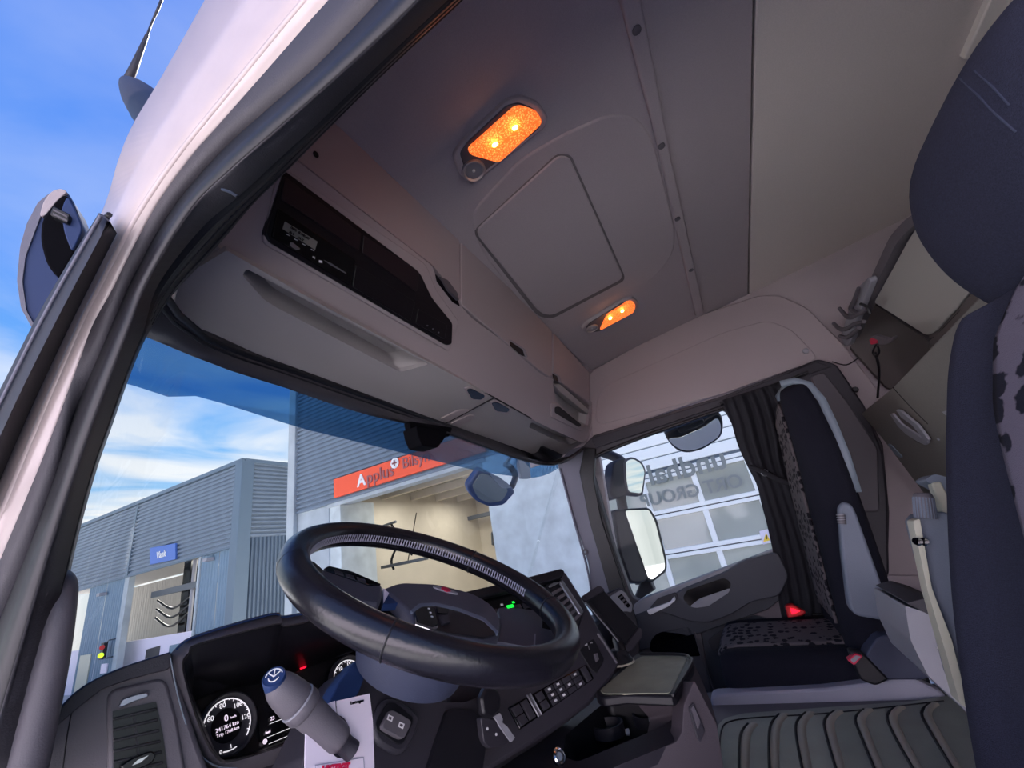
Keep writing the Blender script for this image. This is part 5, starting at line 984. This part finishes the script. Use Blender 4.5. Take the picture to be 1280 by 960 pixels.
# key and fob
ky = top('ignition_key', 'black key with pale blade hanging from the ignition', 'key', hit((615, 880), PY(.47)))
KP = P3(hit((620, 885), PY(.47)), (-.2, -1, .1))
plate('key_head', rnd([(602, 872), (609, 857), (622, 860), (627, 872), (626, 888), (616, 899), (605, 894)], 4), KP, 'black_plastic', ky, d=.014, bev=.004, up=.012)
plate('key_blade', rnd([(617, 896), (625, 891), (629, 899), (628, 903), (634, 908), (644, 922), (639, 928), (624, 907), (622, 902)], 1), KP, 'light_grey', ky, d=.003, bev=.0008, up=.008)
fo = top('remote_fob', 'dark grey remote fob hanging behind the ignition key', 'key fob', hit((618, 915), PY(.48)))
plate('fob_body', rnd([(601, 896), (622, 900), (641, 924), (634, 931), (612, 936), (605, 928)], 4), KP, 'dark_plastic', fo, d=.012, bev=.003, up=-.004)
for p in ((609, 911), (620, 918)): lathe('fob_button', hit(p, KP, -.003), facing(KP), [(.002, 0), (.002, .0012), (.001, .0012)], 'white_print', fo, seg=12)
ptube('ignition_ring', [(607, 858), (612, 848), (622, 848), (626, 858)], KP, 1.6, 'satin', ky, seg=8)
# ================================================================== centre stack
cs = top('centre_stack', 'dark centre stack angled to the driver with vent and button panel', 'control panel', (1.0, .5, -.3))
ST = P3((1.0, .5, -.1), (-.45, -.75, .43))
plate('stack_body', rnd([(560, 748), (583, 741), (640, 729), (702, 711), (708, 716), (731, 752), (752, 790), (775, 828), (770, 840), (747, 869), (738, 880), (690, 915), (640, 945), (600, 970), (560, 990)], [0, 0, 0, 4, 3, 0, 0, 5, 5, 4, 4, 0, 0, 0, 0]), ST, 'dark_plastic', cs, d=.12, bev=.006)
plate('stack_hood', rnd([(578, 740), (640, 726), (702, 710), (707, 715), (702, 722), (640, 738), (583, 750)], 3), ST, 'black_plastic', cs, d=.05, bev=.004, up=.02)
plate('upper_face', rnd([(585, 750), (684, 728), (722, 775), (712, 800), (640, 800), (600, 790)], 3), ST, 'screen_black', cs, d=.01, bev=.002, up=.003)
vn = plate('air_vent', rnd([(682, 730), (701, 724), (730, 766), (722, 790), (700, 765)], 3), ST, 'black_plastic', cs, d=.01, bev=.003, up=.006)
for k in range(6): plate('vent_slat', [(690+5*k, 740+7*k), (703+4.2*k, 733+6.6*k), (705+4.2*k, 736+6.6*k), (692+5*k, 744+7*k)], ST, 'grey_plastic', vn, d=.003, bev=.0005, up=.010)
plate('vent_chrome', rnd([(699, 727), (703, 724), (730, 764), (728, 768), (724, 767)], 1.5), ST, 'satin', vn, d=.006, bev=.002, up=.013); plate('vent_lever', rnd([(686, 732), (692, 728), (699, 728), (694, 731), (688, 734)], 1), ST, 'satin', vn, d=.004, bev=.001, up=.013)
sr = [(604, 757), (676, 742), (684, 756), (612, 771)]
for k in range(5): plate('stack_button', rnd(quad(sr, .02+.2*k, .45, .19+.2*k, .9), 1), ST, 'dark_plastic', cs, d=.004, bev=.001, up=.007)
for k in range(5): plate('button_mark', quad(sr, .08+.2*k, .15, .12+.2*k, .3), ST, 'green_led' if k == 2 else 'white_print', cs, d=.001, bev=0, up=.0065)
plate('green_light', quad(sr, .36, .38, .47, .62), ST, 'green_led', cs, d=.001, bev=0, up=.009)
plate('socket_frame', rnd([(724, 812), (742, 798), (756, 824), (746, 842), (738, 836)], 3), ST, 'rubber_black', cs, d=.004, bev=.001, up=.003)
plate('socket_plug', [(743, 817), (747, 816), (749, 824), (746, 827)], ST, 'grey_plastic', cs, d=.008, bev=.001, up=.008)
for q in ([(731, 806), (734, 804), (735, 806), (732, 808)], [(737, 803), (740, 802), (741, 804), (738, 805)], [(735, 807), (736, 807), (737, 812), (736, 812)]): plate('panel_mark', q, ST, 'white_print', cs, d=.001, bev=0, up=.003)
ptube('stack_edge', [(747, 792), (762, 814), (771, 829)], (ST[0]+facing(ST)*.004, ST[1]), 2, 'grey_plastic', cs, seg=8)
bq = [(635, 884), (733, 830), (743, 848), (650, 912)]
bpnl = plate('button_panel', rnd(bq, 2), ST, 'gloss_black', cs, d=.006, bev=.002, up=.004)
def key(s0, t0, s1, t1, m='dark_plastic'): return plate('panel_key', quad(bq, s0, t0, s1, t1), ST, m, bpnl, d=.005, bev=.001, up=.008)
for a, b, c, d in ((.03, .08, .13, .48), (.03, .52, .13, .92), (.15, .08, .23, .92), (.34, .08, .42, .48), (.34, .52, .42, .92), (.92, .05, .98, .95)): key(a, b, c, d)
for i in range(4):
    for j in range(3): key(.46+.11*i, .06+.31*j, .555+.11*i, .34+.31*j)
for k in range(3): plate('roller', quad(bq, .25+.02*k, -.08, .262+.02*k, 1.0), ST, 'satin' if k != 1 else 'grey_plastic', bpnl, d=.004, bev=.001, up=.012)
for i in range(4):
    for j in range(3): 
        if (i+j) % 2 or i < 2: plate('key_mark', quad(bq, .49+.11*i, .14+.31*j, .52+.11*i, .25+.31*j), ST, 'white_print', bpnl, d=.0006, bev=0, up=.0088)
# phone holder
ph_ = top('phone_holder', 'black tilted phone holder clamped beside the centre stack', 'phone holder', hit((775, 828), PZ(-.285)))
HP_ = P3(hit((765, 775), PX(1.20)), (-.62, -.68, .38))
plate('holder_plate', rnd([(729, 748), (752, 735), (800, 786), (783, 813)], 2), HP_, 'black_plastic', ph_, d=.012, bev=.002)
plate('holder_pad', rnd([(735, 749), (751, 740), (794, 787), (782, 805)], 2), HP_, 'rubber_black', ph_, d=.002, bev=0, up=.0015)
plate('top_clamp', rnd([(726, 746), (749, 731), (757, 737), (733, 752)], 3), HP_, 'dark_plastic', ph_, d=.024, bev=.003, up=.012)
plate('bottom_clamp', rnd([(781, 808), (799, 783), (804, 787), (803, 797), (788, 816), (783, 815)], 3), HP_, 'dark_plastic', ph_, d=.024, bev=.003, up=.012)
ptube('edge_line', [(729, 750), (755, 780), (781, 812)], (HP_[0]+facing(HP_)*.002, HP_[1]), .9, 'light_grey', ph_, seg=6)
tube('holder_neck', [hit((772, 800), HP_, -.03), hit((778, 820), PZ(-.27))], .014, 'black_plastic', ph_, seg=14, n=1)
lathe('holder_base', hit((776, 829), PZ(-.288)), (0, 0, 1), [(.030, 0), (.032, .006), (.026, .014), (.016, .03)], 'rubber_black', ph_, seg=26); lathe('base_ring', hit((776, 829), PZ(-.288)), (0, 0, 1), [(.034, 0), (.034, .003), (.030, .004)], 'cream', ph_, seg=26)
# passenger end of the dash
pd = top('passenger_vent', 'pale grey vent module at the passenger end of the dash', 'air vent', hit((780, 755), PX(1.85)))
PDP = P3(hit((780, 752), PX(1.85)), (-1, -.5, .1))
plate('dash_end', rnd([(752, 745), (776, 734), (786, 745), (797, 775), (801, 815), (790, 830), (770, 800)], 4), PDP, 'dark_plastic', pd, d=.06, bev=.006)
plate('vent_surround', rnd([(762, 746), (776, 737), (782, 741), (791, 756), (790, 766), (782, 764), (775, 765)], 3), PDP, 'light_grey', pd, d=.01, bev=.003, up=.006)
plate('vent_opening', rnd([(772, 746), (777, 742), (788, 757), (785, 760)], 1), PDP, 'gloss_black', pd, d=.002, bev=0, up=.0075)
for k in range(3): plate('vent_slat', [(774+3*k, 747+4*k), (778+3*k, 744+4*k), (779+3*k, 746+4*k), (775+3*k, 749+4*k)], PDP, 'grey_plastic', pd, d=.002, bev=0, up=.010)
# ================================================================== console
cn = top('centre_console', 'dark centre console with olive table top and cup tray', 'console', (1.05, .35, -.47))
TB = PZ(-.292)
plate('table_rim', rnd([(742, 866), (797, 815), (850, 817), (864, 821), (866, 830), (842, 870), (780, 868), (752, 872)], [6, 8, 4, 6, 6, 6, 0, 6]), TB, 'black_plastic', cn, d=.018, bev=.004)
plate('table_top', rnd([(749, 863), (800, 820), (852, 820), (859, 823), (837, 866), (755, 867)], [5, 6, 3, 4, 4, 4]), TB, 'table_top', cn, d=.004, bev=.001, up=.0015)
ptube('table_lip', [(800, 817), (850, 818), (862, 822), (864, 829), (841, 869)], PZ(-.286), 2.2, 'rubber_black', cn, seg=8)
plate('rear_face', rnd([(838, 872), (864, 824), (872, 838), (888, 876), (897, 906), (890, 960), (880, 1010), (820, 1010), (850, 930), (854, 890)], 4), P3(hit((864, 824), TB), (-.25, -1, .22)), 'console_grey', cn, d=.08, bev=.008)
plate('stack_lower', [(690, 915), (740, 880), (752, 872), (838, 870), (848, 905), (700, 990), (560, 1010), (560, 975), (640, 945)], PZ(-.44), 'black_plastic', cn, d=.05, bev=.005)
TR = PZ(-.36)
th_ = rnd([(748, 884), (760, 876), (834, 876), (842, 886), (838, 903), (800, 920), (722, 952), (704, 946), (706, 920)], 6)
plate('tray_rim', rnd([(700, 905), (738, 872), (838, 869), (854, 880), (853, 917), (838, 930), (760, 962), (700, 990), (600, 1010), (570, 1000), (640, 950)], 6), TR, 'dark_plastic', cn, d=.02, bev=.005, holes=[th_])
recess('tray_well', th_, TR, .07, 'rubber_black', cn, .92)
for p, r in (((762, 918), .036), ((812, 905), .034)): lathe('cup_holder', hit(p, PZ(-.405)), (0, 0, 1), [(r, 0), (r, .022), (r*.86, .022), (r*.80, .004), (.001, .002)], 'dark_plastic', cn, seg=28)
for p in ((812, 898), (783, 914)): plate('holder_spring', rnd([(p[0]-2, p[1]-3), (p[0]+3, p[1]-4), (p[0]+4, p[1]+3), (p[0]-1, p[1]+3)], 1), PZ(-.38), 'satin', cn, d=.004, bev=.001)
SB_ = P3(hit((846, 928), TR), (-1, -.75, .25))
plate('side_body', rnd([(853, 914), (846, 927), (760, 961), (700, 990), (690, 1020), (880, 1020), (905, 960), (896, 905), (868, 850), (855, 880)], 4), SB_, 'console_grey', cn, d=.05, bev=.008)
plate('side_slot', rnd([(861, 884), (867, 878), (881, 912), (876, 928), (872, 924)], 2), SB_, 'dark_plastic', cn, d=.004, bev=.001, up=.006); plate('slot_face', rnd([(864, 886), (867, 881), (876, 902), (873, 912)], 2), SB_, 'grey_plastic', cn, d=.003, bev=.001, up=.009)
rh = hit((698, 946), PZ(-.34)); an_ = V((-.35, -1, .45))
lathe('socket_ring', rh, an_, [(.012, -.004), (.013, .004), (.0105, .006), (.009, .002), (.0005, .001)], 'chrome', cn, seg=24); lathe('socket_core', rh, an_, [(.006, 0), (.006, .004), (.003, .004)], 'green_lamp' if False else 'shell_grey', cn, seg=14)
plate('usb_cover', [(713, 938), (717, 937), (718, 948), (714, 949)], P3(hit((715, 944), PZ(-.40)), (-.3, -1, .3)), 'grey_plastic', cn, d=.006, bev=.001)
tag(slab('trim_6', [(.2, .9, -.25), (.95, .9, -.25), (.95, .9, -1.0), (.2, .9, -1.0)], (0, .03, 0), 'mat_black'), 'dark panel of the driver footwell', kind='structure')
# ================================================================== grab handle
gh_ = top('grab_handle', 'dark tubular grab handle on the driver side windshield pillar', 'handle', hit((70, 800), PX(.22)))
HX = PX(.205)
tube('handle_bar', [hit((p[0], p[1]), PX(p[3])) for p in ((58, 724, 14, .23), (66, 722, 16, .215), (76, 731, 19, .205), (74, 760, 20, .2), (62, 830, 21, .2), (44, 910, 22, .2), (26, 990, 22, .2))],
     [q*.8*(R3.transposed() @ hit((60, 800), HX)).z/F for q in (14, 17, 19, 20, 21.5, 23, 23)], 'grey_plastic', gh_, seg=24, n=8)
lathe('handle_foot', hit((58, 724), PX(.235)), (-1, -.3, 0), [(.018, -.006), (.017, .008), (.012, .012)], 'rubber', gh_, seg=20)
